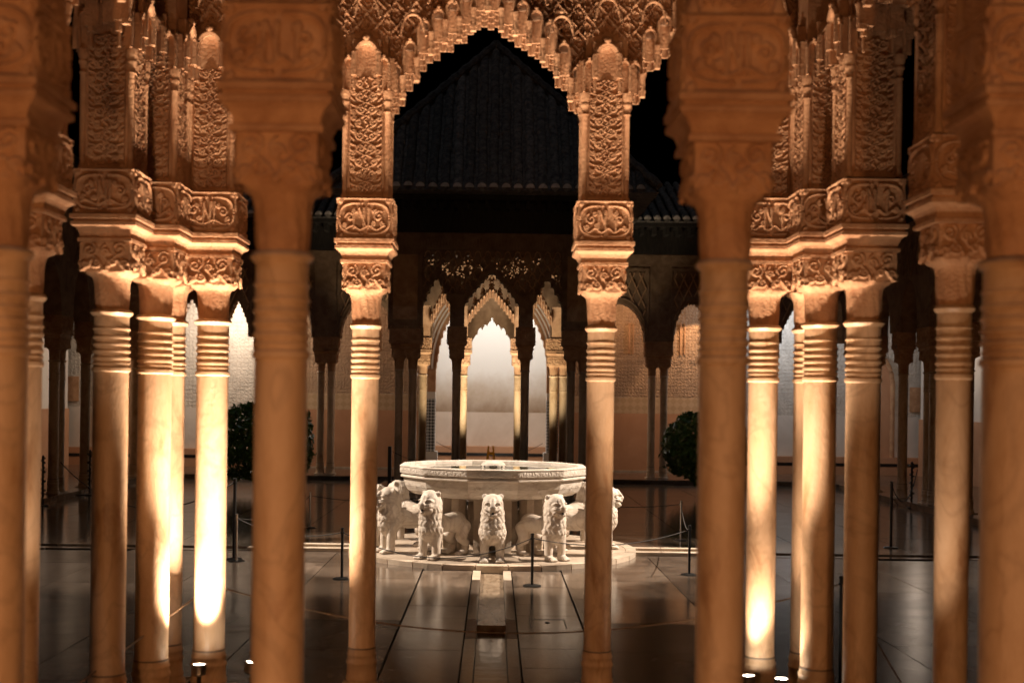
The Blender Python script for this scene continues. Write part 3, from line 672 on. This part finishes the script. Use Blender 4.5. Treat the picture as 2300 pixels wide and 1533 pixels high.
# ------------------------------------------------------------------ barrier posts and ropes
g = G(); g.lathe([(.105, 0), (.105, .008), (.09, .014), (.02, .018)], 24); ME_pbase = g.mesh('post_base', M_black, 40)
def post(x, y, h_, label, mat=M_black, r=.016, z0=0, name='barrier_post'):
    t = thing(name, label, 'post', (x, y, z0), 0, 'barrier posts in the court')
    ob('base', ME_pbase, t); g = G(); g.lathe([(r, .015), (r, h_-.01), (r*1.25, h_-.008), (r*1.25, h_), (r*.5, h_+.006)], 14); ob('pole', g.mesh('pole', mat, 40), t)
    g = G(); g.lathe([(r*1.5, h_-.06), (r*1.5, h_-.045)], 12); ob('ring', g.mesh('ring', mat, 40), t)
    return (x, y, z0 + h_ - .05)
def rope(a, b_, sag, label, r=.006, mat=M_drope, cat='rope'):
    a, b_ = Vector(a), Vector(b_); pts = []
    for i in range(21):
        t = i/20; p = a.lerp(b_, t); p.z -= sag*4*t*(1-t); pts.append(p)
    o0 = a.copy(); g = G(); g.tube([p - o0 for p in pts], r, 6)
    tag(ob('barrier_rope', g.mesh('barrier_rope', mat, 60), None, o0), label, cat, 'ropes between the barrier posts')
p1 = post(-1.74, 14.2, .59, 'short black barrier post left of the lions, just left of the bright column')
p2 = post(.455, 13.85, .59, 'short black barrier post standing in front of the right lions')
p3 = post(2.4, 14.9, .6, 'short black barrier post right of the fountain at the edge of the blurred column')
p4 = post(2.86, 18.6, .6, 'thin steel barrier post behind and right of the fountain', M_steel)
p5 = post(-3.26, 15.6, .6, 'thin steel barrier post left of the fountain beside a taller black one', M_steel)
p6 = post(-2.94, 19.7, .57, 'thin steel barrier post behind and left of the fountain', M_steel)
p7 = post(-3.33, 15.8, 1.04, 'tall black barrier post below the left clipped tree', r=.022)
p8 = post(5.86, 18.0, .97, 'tall black barrier post standing on the dark floor far right', r=.02)
rope(p1, p2, .26, 'dark rope sagging across the feet of the lions'); rope(p2, p3, .13, 'dark rope rising to the right in front of the lions')
rope(p3, p4, .12, 'rope running back from the right black post to the steel post'); rope(p5, p1, .12, 'rope between the left steel post and the black post')
rope(p4, (.9, 20.4, .5), .1, 'thin rope going behind the fountain from the right steel post'); rope(p6, p5, .15, 'thin rope between the two steel posts on the left')
rope(p6, (-.9, 20.4, .5), .1, 'thin rope going behind the fountain from the left steel post')
rope((-3.33, 15.8, .99), (-7.6, 21.5, .9), .55, 'dark rope hanging from the tall left post towards the left gallery', .008)
rope((5.86, 18, .92), (7.9, 22.8, .9), .4, 'dark rope hanging from the tall right post towards the right gallery', .008)
q1 = post(-2.06, 9.02, .76, 'pavilion barrier post hidden among the lit columns on the left', r=.018); q2 = post(2.56, 8.95, .84, 'pavilion barrier post hidden among the lit columns on the right', r=.018)
rope(q1, q2, .36, 'pale rope sagging low across the pavilion front', .006, M_rope); rope((-2.75, 7.3, .15), q1, .0, 'pale rope end rising to the left pavilion post', .006, M_rope)
rope(q2, (2.5, 7.3, .36), .0, 'pale rope end falling from the right pavilion post', .006, M_rope)
for x, y, lab in ((-8.42, 22.9, 'ornate black post with knotted rope at the far left gallery'), (-8.4, 25.5, 'black knotted post beside the second dark column of the left gallery'), (8.55, 25.0, 'black post with looped rope knot before the right gallery columns')):
    t = thing('knotted_post', lab, 'post', (x, y, 0), 0, 'knotted posts by the galleries')
    g = G(); g.lathe([(.1, 0), (.1, .02), (.02, .03), (.02, .9), (.03, .91), (.01, .95)], 14); ob('pole', g.mesh('pole', M_black, 40), t)
    g = G(); g.tube([(.035*math.cos(i*.8) * (1 + .6*math.sin(i*.37)), .035*math.sin(i*.8), .9 - i*.011) for i in range(70)], .012, 6); ob('rope_coil', g.mesh('rope_coil', M_black, 60), t)
t = thing('barrier_post', 'dark square post behind the left end of the basin', 'post', (-2.05, 24.2, 0), 0, 'barrier posts in the court')
ob('pole', boxmesh('pole', M_black, -.035, .035, -.035, .035, .02, 1.15), t); ob('base', ME_pbase, t)
rope((-2.05, 24.2, 1.08), (-1.0, 25.0, .75), .08, 'rope from the dark square post into the far pavilion'); rope((-1.4, 29.9, 1.05), (-.75, 29.8, .8), .03, 'short rope between the gold lit columns, left bay'); rope((1.2, 29.9, 1.05), (.6, 29.8, .8), .03, 'short rope between the gold lit columns, right bay')

# ------------------------------------------------------------------ clipped trees
def tree(x, y, cz, rx, ry, rz_, power, label, n=5200):
    t = thing('clipped_tree', label, 'tree', (x, y, 0), 0, 'clipped evergreen trees')
    g = G(); g.tube([(0, 0, -.02), (.02, .01, .2), (.0, 0, cz - rz_*.3)], [.06, .05, .04], 10)
    for k in range(6):
        a = k*1.05; g.tube([(0, 0, cz - rz_*.6), (.4*rx*math.cos(a), .4*ry*math.sin(a), cz - .1*rz_), (.7*rx*math.cos(a), .7*ry*math.sin(a), cz + .35*rz_)], [.03, .02, .008], 6)
    ob('trunk', g.mesh('trunk', M_bark, 60), t)
    d = rng.normal(size=(n, 3)); p = np.abs(d)**power; d /= (p.sum(1)**(1/power))[:, None]
    rad = np.where(rng.random(n) < .75, rng.normal(.96, .045, n), rng.uniform(.55, .95, n)); P = d*rad[:, None]*np.array([rx, ry, rz_]); P += .03*np.sin(P[:, [1, 2, 0]]*11)
    vs, fs = [], []
    for i in range(n):
        nrm = Vector(d[i]) + Vector(rng.normal(0, .5, 3)); nrm.normalize(); a = nrm.orthogonal().normalized(); a.rotate(Matrix.Rotation(rng.uniform(0, 6.28), 3, nrm)); b_ = nrm.cross(a)
        L_ = rng.uniform(.06, .12); c = Vector(P[i]) + Vector((0, 0, cz)); k = len(vs); dr = nrm*L_*.25
        vs += [c - a*L_, c + b_*L_*.36 - dr*.2, c + a*L_ - dr, c - b_*L_*.36 - dr*.2]; fs.append((k, k+1, k+2, k+3))
    g = G(); g.add(vs, fs); ob('crown', g.mesh('crown', M_leaf), t)
tree(-5.05, 27.0, 1.1, .98, .9, .8, 4.5, 'squarish clipped dark green tree left of the fountain, behind the blurred column')
tree(4.75, 27.5, 1.1, .93, .9, .78, 2.2, 'rounded clipped dark green tree right of the fountain, behind the blurred column')

# ------------------------------------------------------------------ far pavilion
PY = 25.1
fp = thing('far_pavilion', 'dark pavilion with pyramid tiled roof and pierced lattice front beyond the fountain', 'pavilion', (0, PY, 0))
g = G()
for x0, x1 in ((-2.2, -1.502), (1.372, 2.06)): g.box(x0, x1, 0, .4, 3.53, 5.16)
g.box(-2.2, 2.06, 0, .4, 5.163, 5.46); g.box(-2.24, 2.1, -.03, .43, 5.462, 5.5)
for x0, x1 in ((-.93, -.64), (.485, .775)): g.box(x0, x1, .03, .35, 3.53, 4.25)
for x0, x1 in ((-2.2, -1.9), (1.76, 2.06)): g.box(x0, x1, .403, 4.4, 4.3, 5.46)
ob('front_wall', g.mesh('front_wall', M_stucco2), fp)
for x0, x1, zz in ((-2.1, -1.6, 3.72), (1.47, 1.96, 3.72)):
    ob('wall_panel', boxmesh('wall_panel', M_stucco, x0, x1, -.015, -.002, zz, 5.05), fp)
g = G()
for i in range(64): g.box(-2.12 + i*.064, -2.085 + i*.064, -.012, -.002, 5.2 + .02*(i % 3), 5.40 - .025*((i*7) % 4))
ob('inscription_band', tag(ob('inscription_band', g.mesh('inscription_band', M_stucco2), fp), kind='stuff').data, fp) if False else tag(ob('inscription_band', g.mesh('inscription_band', M_stucco2), fp), kind='stuff')
bays = [(-1.5, -.93, 4.0, 4.62, 4), (-.64, .485, 4.02, 4.72, 7), (.775, 1.37, 4.0, 4.62, 4)]
low = []
for (a, b_, zs, za, n_) in bays:
    pr = stepped(a, b_, zs, za, n_); low += pr
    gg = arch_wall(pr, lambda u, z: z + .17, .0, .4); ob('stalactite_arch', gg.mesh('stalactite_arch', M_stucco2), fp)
def low_at(u):
    z = 4.25
    for a, b_, zs, za, n_ in bays:
        if a <= u <= b_: f = 1 - abs(u - (a+b_)/2)/((b_-a)/2); z = zs + (za-zs)*f**.8 + .05
    return z
st_ = .026; g = G(); us = np.arange(-1.5, 1.372, st_); zs_ = np.arange(4.1, 5.16, st_)
clus = [(rng.uniform(-1.45, 1.3), rng.uniform(4.55, 5.12)) for _ in range(26)]
for u in us:
    for z in zs_:
        if z < low_at(u): continue
        near = min((u-a)**2 + (z-b_)**2 for a, b_ in clus) < .011
        if near and rng.random() < .2: continue
        hh = .02*abs(math.sin(u*19))*abs(math.sin(z*17)); g.add([(u, .12+hh, z), (u+st_, .12+hh, z), (u+st_, .12+hh, z+st_), (u, .12+hh, z+st_)], [(0, 1, 2, 3)])
o = tag(ob('pierced_screen', g.mesh('pierced_screen', M_stucco2), fp), kind='stuff')
for sg in (-1, 1):
    for k in range(-7, 19):
        pts = []
        for i in range(25):
            z = 4.1 + i*.0437; ph = (z - 4.1)/.30; u = -1.5 + k*.205 + sg*(.205*ph + .02*math.sin(ph*2*math.pi*2))
            if -1.5 < u < 1.372 and z > low_at(u) + .05: pts.append((u, .09, z))
        if len(pts) > 2: g = G(); g.tube(pts, .016, 5); ob('lattice_rib', g.mesh('lattice_rib', M_stucco, 60), fp)
FARG = 'dark columns of the far pavilion front'
for x, lab in ((-1.97, 'outermost dark column at the left end of the far pavilion front'), (-1.69, 'dark column beside the outermost one at the left of the far pavilion'), (-.785, 'dark column left of the far central arch'), (.63, 'dark column right of the far central arch'),
               (1.58, 'inner dark column of the right pair of the far pavilion front'), (1.83, 'outermost dark column at the right end of the far pavilion front')):
    column(x, PY + .2, lab, FARG, .085 if abs(x) < 1 else .08, .055)
# gold arcade at the back of that pavilion
GY = 29.6
ga = thing('inner_arcade', 'pale gold lit stalactite arcade glimpsed inside the far pavilion', 'arcade', (0, GY, 0))
for (a, b_, zs, za, n_) in ((-1.56, -.95, 3.86, 4.5, 5), (-.656, .463, 3.92, 4.6, 8), (.76, 1.37, 3.86, 4.5, 5)):
    pr = stepped(a, b_, zs, za, n_); gg = arch_wall([(a, 3.53), *pr, (b_, 3.53)], lambda u, z: (z + .26 if z > 3.6 else 4.1), 0, .35)
    c = (a+b_)/2
    ar = ob('stalactite_arch', gg.mesh('stalactite_arch', M_stucco), ga)
    for i in range(n_*2):
        u = a + (b_-a)*(i+.5)/(2*n_); f = 1 - abs(u-c)/((b_-a)/2); z = zs + (za-zs)*f**.85
        ob('muqarnas_cell', ME_cell, ar, (u, -.09, z - .02), scale=((b_-a)/(2*n_)/BW, 1, .9))
    for f in ((0,) if b_-a < 1 else (0, -.36, .36, -.7, .7)):
        u = c + f*(b_-a)/2; z = zs + (za-zs)*(1-abs(f))**.85 + .24; g = G(); g.lathe([(.07, 0), (.075, .04), (.045, .07), (.06, .1), (.035, .14), (.02, .17), (.03, .2), (.012, .25)], 10); ob('finial', g.mesh('finial', M_stucco, 50), ar, (u, .05, z))
ob('upper_wall', boxmesh('upper_wall', M_stucco, -2.2, 2.06, .06, .3, 5.0, 6.05), ga)
for x0, x1 in ((-2.0, -1.562), (-.948, -.658), (.465, .758), (1.372, 1.9)): ob('pier', boxmesh('pier', M_stucco, x0, x1, 0, .35, 3.53, 4.35), ga)
for x, lab in ((-1.74, 'gold lit column inside the far pavilion, leftmost'), (-.76, 'gold lit column behind the dark one left of the far central arch'), (.58, 'gold lit column behind the dark one right of the far central arch'), (1.44, 'gold lit column inside the far pavilion, right bay'), (1.68, 'gold lit column inside the far pavilion, rightmost')):
    column(x, GY + .17, lab, 'gold lit columns inside the far pavilion', .10, .055)
# eaves and roof
g = G(); g.box(-2.75, 2.6, -.55, 5.0, 6.1, 6.2); g.box(-2.35, 2.2, -.12, 4.55, 5.503, 6.097); ob('eaves', g.mesh('eaves', M_wood), fp)
for i in range(22): ob('rafter_end', boxmesh('rafter_end', M_wood, -.04, .04, -.5, -.125, 5.93, 6.09), fp, (-2.3 + i*.21, 0, 0))
RC = Vector((-.06, 2.2)); RH = 3.25; ZE, ZA = 6.27, 9.95
roof = ob('roof', None, fp)
g = G(); g.rings([[(RC.x + s_*a, RC.y + s_*b_, z) for a, b_ in ((-1,-1),(1,-1),(1,1),(-1,1))] for s_, z in ((RH, ZE-.06), (.02, ZA-.06))]); ob('roof_deck', g.mesh('roof_deck', M_roof), roof)
def tile_row(u, length, side, par, zE, zA, H, cc, nm='tile_row'):
    g = G(); n_ = max(2, int(length/.35)); sl = (zA - zE)/H
    loops = []
    for i in range(n_):
        jx = random.uniform(-.012, .012)
        for f, rr in ((0, .098), (.97, .084)):
            t = (i + f)*length/n_; loops.append([(u + jx + rr*math.cos(a), -H + t + .0, zE + t*sl + rr*math.sin(a)) for a in [math.pi*k/8 for k in range(9)] + [1.5*math.pi]])
    g.rings(loops); g.cur = 1
    g.rings([[(u + .088*k*math.cos(a), -H - .004 - .02*(1-k), zE + .088*k*math.sin(a)) for a in [math.pi*q/8 for q in range(9)]] for k in (1, .6, .05)], False)
    return ob(nm, g.mesh(nm, [M_roof, M_mortar]), par, (cc.x, cc.y, 0), side*math.pi/2)
n_r = 27
for sd in range(4):
    for i in range(n_r):
        u = -RH + RH*2*(i+.5)/n_r; L_ = RH - abs(u) 
        if L_ > .2: o = tile_row(u, L_, sd, roof, ZE, ZA, RH, RC); o.location.z = random.uniform(-.012, .012); o.rotation_euler.z += random.uniform(-.002, .002)
for a, b_ in ((-1,-1),(1,-1),(1,1),(-1,1)):
    g = G(); g.tube([(RC.x + a*RH*(1-t), RC.y + b_*RH*(1-t), ZE + (ZA-ZE)*t + .06 + .012*(i % 2)) for i, t in enumerate(np.linspace(0, 1, 30))], [.1 if i % 2 else .085 for i in range(30)], 8); ob('hip_tiles', g.mesh('hip_tiles', M_roof), roof)

# ------------------------------------------------------------------ far gallery
AY = 31.5
gal = thing('far_gallery', 'long dark arcaded gallery closing the far end of the court', 'gallery', (0, AY, 0))
spans = [(-8.5, -8.15, 0), (-8.15, -7.5, 1), (-7.5, -6.93, 0), (-6.93, -6.36, 1), (-6.36, -5.6, 0), (-5.6, -4.73, 2), (-4.73, -3.98, 0), (-3.98, -2.57, 2), (-2.57, -1.6, 0), (-1.6, -.98, 3), (-.98, -.65, 0), (-.65, .477, 4),
         (.477, .8, 0), (.8, 1.42, 3), (1.42, 2.55, 0), (2.55, 3.86, 2), (3.86, 4.6, 0), (4.6, 5.55, 5), (5.55, 6.2, 0), (6.2, 6.85, 1), (6.85, 7.38, 0), (7.38, 8.1, 1), (8.1, 8.5, 0)]
low = []
for a, b_, k in spans:
    if k == 0: low += [(a, 3.64), (b_, 3.64)]
    elif k == 1: low += stepped(a, b_, 3.9, 4.62, 6)
    elif k == 2: low += scallop(a, b_, 3.64, 4.62, 17, .015)
    elif k == 5: low += scallop(a, b_, 3.64, 4.66, 15, .05)
    elif k == 3: low += stepped(a, b_, 4.1, 4.75, 4)
    elif k == 4: low += [(a, 3.5), (a+.05, 3.6), (a+.09, 3.66), (a+.13, 3.74), (a+.15, 3.77), (a+.2, 3.79), (a+.2, 3.86), (a+.24, 3.95), (a+.29, 3.97), (a+.31, 3.89), (a+.35, 3.98), (a+.40, 4.06), (a+.44, 4.0), (a+.49, 4.1), (a+.53, 4.13), (a+.545, 4.22)]; c_ = a + .5635; low += [(2*c_-u, z) for u, z in reversed(low[-16:])]
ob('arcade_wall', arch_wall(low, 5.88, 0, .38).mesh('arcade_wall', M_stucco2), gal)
# sebka ribs above the gallery arches
for a, b_, k in spans:
    if k in (2, 5, 1):
        c = (a+b_)/2; hw = (b_-a)/2
        for sg in (-1, 1):
            for j in range(-3, 9):
                pts = []
                for i in range(22):
                    z = 4.2 + i*.06; u = a + j*.24 + sg*((z-4.2)*.45)
                    e = 3.64 + (4.72-3.64)*math.sqrt(max(0, 1 - min(1, abs(u-c)/hw)**2)) + .06
                    if a - .02 < u < b_ + .02 and e < z < 5.45: pts.append((u, -.018, z))
                if len(pts) > 2: g = G(); g.tube(pts, .02, 5); ob('lattice_rib', g.mesh('lattice_rib', M_stucco, 60), gal)
        g = G(); g.box(a-.05, b_+.05, -.03, -.003, 5.47, 5.53); g.box(a-.09, a-.05, -.03, -.003, 3.66, 5.53); g.box(b_+.05, b_+.09, -.03, -.003, 3.66, 5.53); ob('panel_frame', g.mesh('panel_frame', M_stucco2), gal)
        if k != 1:
            g = G(); g.tube([(u, -.02, z + .05) for u, z in scallop(a - .03, b_ + .03, 3.66, 4.7, 16, 0)], .03, 6); ob('arch_moulding', g.mesh('arch_moulding', M_stucco2), gal)
ob('inscription_frieze', boxmesh('inscription_frieze', M_stucco2, -8.5, 8.5, -.02, -.003, 5.62, 5.87), gal)
g = G(); g.box(-9, 9, -.1, .45, 5.883, 6.5); g.box(-9, 9, -.7, .5, 6.503, 6.6); ob('eaves', g.mesh('eaves', M_wood), gal)
for i in range(56): ob('rafter_end', boxmesh('rafter_end', M_wood, -.05, .05, -.62, -.103, 6.32, 6.5), gal, (-8.8 + i*.32, 0, 0))
groof = ob('roof', None, gal)
ob('roof_deck', boxmesh('roof_deck', M_roof, -9.2, 9.2, -.7, -.5, 6.603, 6.64), groof)
g = G(); g.add([(-9.2, -.6, 6.64), (9.2, -.6, 6.64), (9.2, 3.2, 8.2), (-9.2, 3.2, 8.2)], [(0, 1, 2, 3)]); g.add([(-9.2, 3.25, 8.2), (9.2, 3.25, 8.2), (9.2, 9.5, 6.0), (-9.2, 9.5, 6.0)], [(0, 1, 2, 3)]); ob('roof_slope', g.mesh('roof_slope', M_roof), groof)
tr0 = tile_row(0, 3.7, 0, groof, 6.68, 8.24, 3.8, Vector((-8.6, 3.0)))
for i in range(1, 72): o = tr0.copy(); C.objects.link(o); o.location = (-8.6 + i*.243, 3.0, .004*math.sin(i*7))
GG = 'columns of the far gallery'
for x, lab in ((-7.2, 'far gallery column hidden by the brightest near column'), (-8.3, 'dark far gallery column in the left corner of the court'), (-6.0, 'dark far gallery column left of the clipped tree'),
               (-4.49, 'left column of the dark pair in the far gallery, left of the fountain'), (-4.22, 'right column of the dark pair in the far gallery, left of the fountain'),
               (-2.1, 'far gallery column behind the left end of the far pavilion'), (1.95, 'far gallery column behind the right end of the far pavilion'),
               (4.07, 'left column of the dark pair in the far gallery, right of the fountain'), (4.39, 'right column of the dark pair in the far gallery, beside the rounded tree'),
               (5.9, 'far gallery column hidden behind the blurred right column'), (7.12, 'dark far gallery column beside the bright slot on the right'), (8.3, 'dark far gallery column in the right corner of the court')):
    column(x, AY + .19, lab, GG, .095, .12)
# back wall of the gallery with the opening to the hall
BY = 34.5
bw_ = thing('gallery_wall', 'ochre and carved stucco back wall of the far gallery, pale at its ends', 'wall', (0, BY, 0))
OC = -.09
def wallband(x0, x1, z0, z1, mat, nm, pr=0.0): ob(nm, boxmesh(nm, mat, x0, x1, -pr, .3, z0, z1), bw_)
for x0, x1, pale in ((-13, -5.4, True), (-5.399, OC-1.9, False), (OC+1.9, 6.1, False), (6.101, 13, True)):
    wallband(x0, x1, .1, 1.76, M_plaster if pale else M_dado, 'dado', .012)
    if pale:
        wallband(x0, x1, 1.763, 5.9, M_carvedp, 'carved_panel'); wallband(x0, x1, .1, .62, M_dado, 'ledge', .2); wallband(x0, x1, .36, .45, M_black, 'dark_strip', .205)
    else:
        wallband(x0, x1, 1.763, 2.22, M_band, 'diamond_band', .006); wallband(x0, x1, 2.223, 3.2, M_carved, 'carved_panel'); wallband(x0, x1, 3.203, 3.42, M_carved, 'inscription_band', .012); wallband(x0, x1, 3.423, 5.9, M_carved, 'carved_panel')
        for xx in np.arange(x0+.5, x1-.3, 1.45): ob('niche_frame', boxmesh('niche_frame', M_stucco, xx, xx+.05, -.05, -.001, 3.43, 4.3), bw_); ob('niche_frame', boxmesh('niche_frame', M_stucco, xx+.12, xx+.15, -.04, -.001, 3.43, 4.3), bw_)
    wallband(x0, x1, .0, .16, M_curb, 'skirting', .03) if not pale else None
pr = scallop(OC-1.57, OC+1.57, 2.94, 5.16, 29, .03)
ob('hall_arch', arch_wall([(OC-1.898, 2.3), (OC-1.57, 2.3), *pr, (OC+1.57, 2.3), (OC+1.898, 2.3)], 5.9, 0, .4).mesh('hall_arch', M_stucco), bw_)
for k, o_ in enumerate((.1, .2, .3)):
    g = G(); g.tube([(u, -.01, z) for u, z in scallop(OC-1.57-o_, OC+1.57+o_, 2.94, 5.16+o_, 20, 0)], .028, 6); ob('arch_moulding', g.mesh('arch_moulding', M_plaster, 60), bw_)
for sg in (-1, 1):
    x0, x1 = sorted((OC + sg*1.572, OC + sg*1.898)); ob('tiled_jamb', boxmesh('tiled_jamb', M_tile, x0, x1, .0, .4, .62, 2.1), bw_)
    ob('jamb', boxmesh('jamb', M_plaster, x0, x1, .002, .398, 2.102, 2.298), bw_); ob('jamb_foot', boxmesh('jamb_foot', M_plaster, *sorted((OC+sg*1.5, OC+sg*1.91)), -.05, .42, .1, .618), bw_)
# side doors and panels near the corners
for sg in (-1, 1):
    pr = scallop(10.7*sg-.5, 10.7*sg+.5, 2.6, 3.5, 12, .02); g = G(); g.tube([(10.7*sg-.5, -.05, .12), *[(u, -.05, z) for u, z in pr], (10.7*sg+.5, -.05, .12)], .07, 8); d = thing('arched_door', 'arched doorway in the %s corner of the far gallery' % ('left' if sg < 0 else 'right'), 'door', (0, BY - .02, 0), 0, 'corner doorways')
    ob('frame', g.mesh('door_frame', M_stucco, 60), d); ob('leaf', arch_wall(pr, .13, -.04, -.01).mesh('door_leaf', M_dado), d)
    ob('wall_plaque', boxmesh('wall_plaque', M_stucco, *sorted((sg*11.7, sg*12.5)), -.03, -.013, 1.9, 2.6), bw_)
# hall behind
hall = thing('hall', 'whitewashed hall with pale end wall seen through the far central arches', 'hall', (0, 39.5, 0))
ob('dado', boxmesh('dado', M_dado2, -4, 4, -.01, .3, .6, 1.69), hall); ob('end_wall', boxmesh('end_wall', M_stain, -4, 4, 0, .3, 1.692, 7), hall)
ob('bench', boxmesh('bench', M_dado, -4, 4, -.45, -.012, .12, .6), hall); ob('bench_strip', boxmesh('bench_strip', M_black, -4, 4, -.47, -.452, .3, .4), hall)
for sg in (-1, 1): ob('side_wall', boxmesh('side_wall', M_plaster, *sorted((sg*4.002, sg*4.2)), -4.5, .3, .12, 7), hall)
ob('ceiling', boxmesh('ceiling', M_wood, -4.2, 4.2, -4.5, .3, 7.003, 7.2), hall)
s = thing('wet_floor_sign', 'yellow folding wet floor sign behind the basin', 'sign', (-.08, 36.0, .12))
for sg in (-1, 1):
    g = G(); g.add([(-.15, sg*.14, 0), (-.07, sg*.14, 0), (-.045, sg*.02, .62), (-.09, sg*.02, .62), (.15, sg*.14, 0), (.07, sg*.14, 0), (.045, sg*.02, .62), (.09, sg*.02, .62), (-.055, sg*.07, .36), (.055, sg*.07, .36), (-.06, sg*.055, .44), (.06, sg*.055, .44)],
      [(0, 1, 2, 3), (5, 4, 7, 6), (3, 2, 6, 7), (8, 9, 11, 10)]); ob('leaf', g.mesh('sign_leaf', M_yellow), s)

# ------------------------------------------------------------------ side galleries
for sg in (-1, 1):
    sd = 'left' if sg < 0 else 'right'
    t = thing('side_gallery', 'dark arcaded gallery running down the %s side of the court' % sd, 'gallery', (sg*8.75, 0, 0))
    ys = [14.5, 16.5, 18.6, 20.6, 22.6, 24.5, 26.2, 28.2, 29.8, 31.2]; low = []
    for a, b_ in zip(ys, ys[1:]): low += [(a - (0 if a == ys[0] else .34), 3.64), (a+.34, 3.64)] + scallop(a+.34, b_-.34, 3.64, 4.7, 13, .03)[1:-1]
    low += [(ys[-1]-.34, 3.64), (ys[-1], 3.64)]
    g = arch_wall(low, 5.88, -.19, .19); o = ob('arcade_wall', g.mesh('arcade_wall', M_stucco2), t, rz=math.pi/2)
    for a, b_ in zip(ys, ys[1:]):
        for s2 in (-1, 1):
            for j in range(0, 4):
                pts = [(-sg*.205, a + .36 + j*.36 + s2*(z-4.75)*.5, z) for z in np.linspace(4.75, 5.5, 8)]; pts = [p for p in pts if a+.3 < p[1] < b_-.3]
                if len(pts) > 2: g = G(); g.tube(pts, .022, 5); ob('lattice_rib', g.mesh('lattice_rib', M_stucco2, 60), t)
    g = G(); x0, x1 = sorted((-sg*.28, sg*.25)); g.box(x0, x1, 14, 31, 5.883, 6.45); x0, x1 = sorted((-sg*.8, sg*.25)); g.box(x0, x1, 14, 30.8, 6.453, 6.55); ob('eaves', g.mesh('eaves', M_wood), t)
    g = G(); g.add([(-sg*.82, 14, 6.58), (-sg*.82, 30.6, 6.58), (sg*3.5, 30.6, 8.2), (sg*3.5, 14, 8.2)], [(0, 1, 2, 3)]); ob('roof', g.mesh('roof', M_roof), t)
    ob('back_wall', boxmesh('back_wall', M_plaster, *sorted((sg*3.2, sg*3.5)), 9, 34.3, .12, 7), t); ob('dado', boxmesh('dado', M_dado, *sorted((sg*3.15, sg*3.198)), 9, 34.3, .12, 1.7), t)
    for i, y in enumerate(ys[3:-1]):
        for dy in ((-.16, .16) if i in (2, 4) else (0,)):
            column(sg*8.75, y + dy, '%s gallery column %s' % (sd, {0: 'nearest to the fountain', 1: 'second towards the far end', 2: ('front' if dy < 0 else 'rear') + ' one of its nearer dark pair', 3: 'single dark shaft between the pairs', 4: ('front' if dy < 0 else 'rear') + ' one of its farther dark pair', 5: 'last before the far corner'}[i]), 'columns of the side galleries', .1, .12)
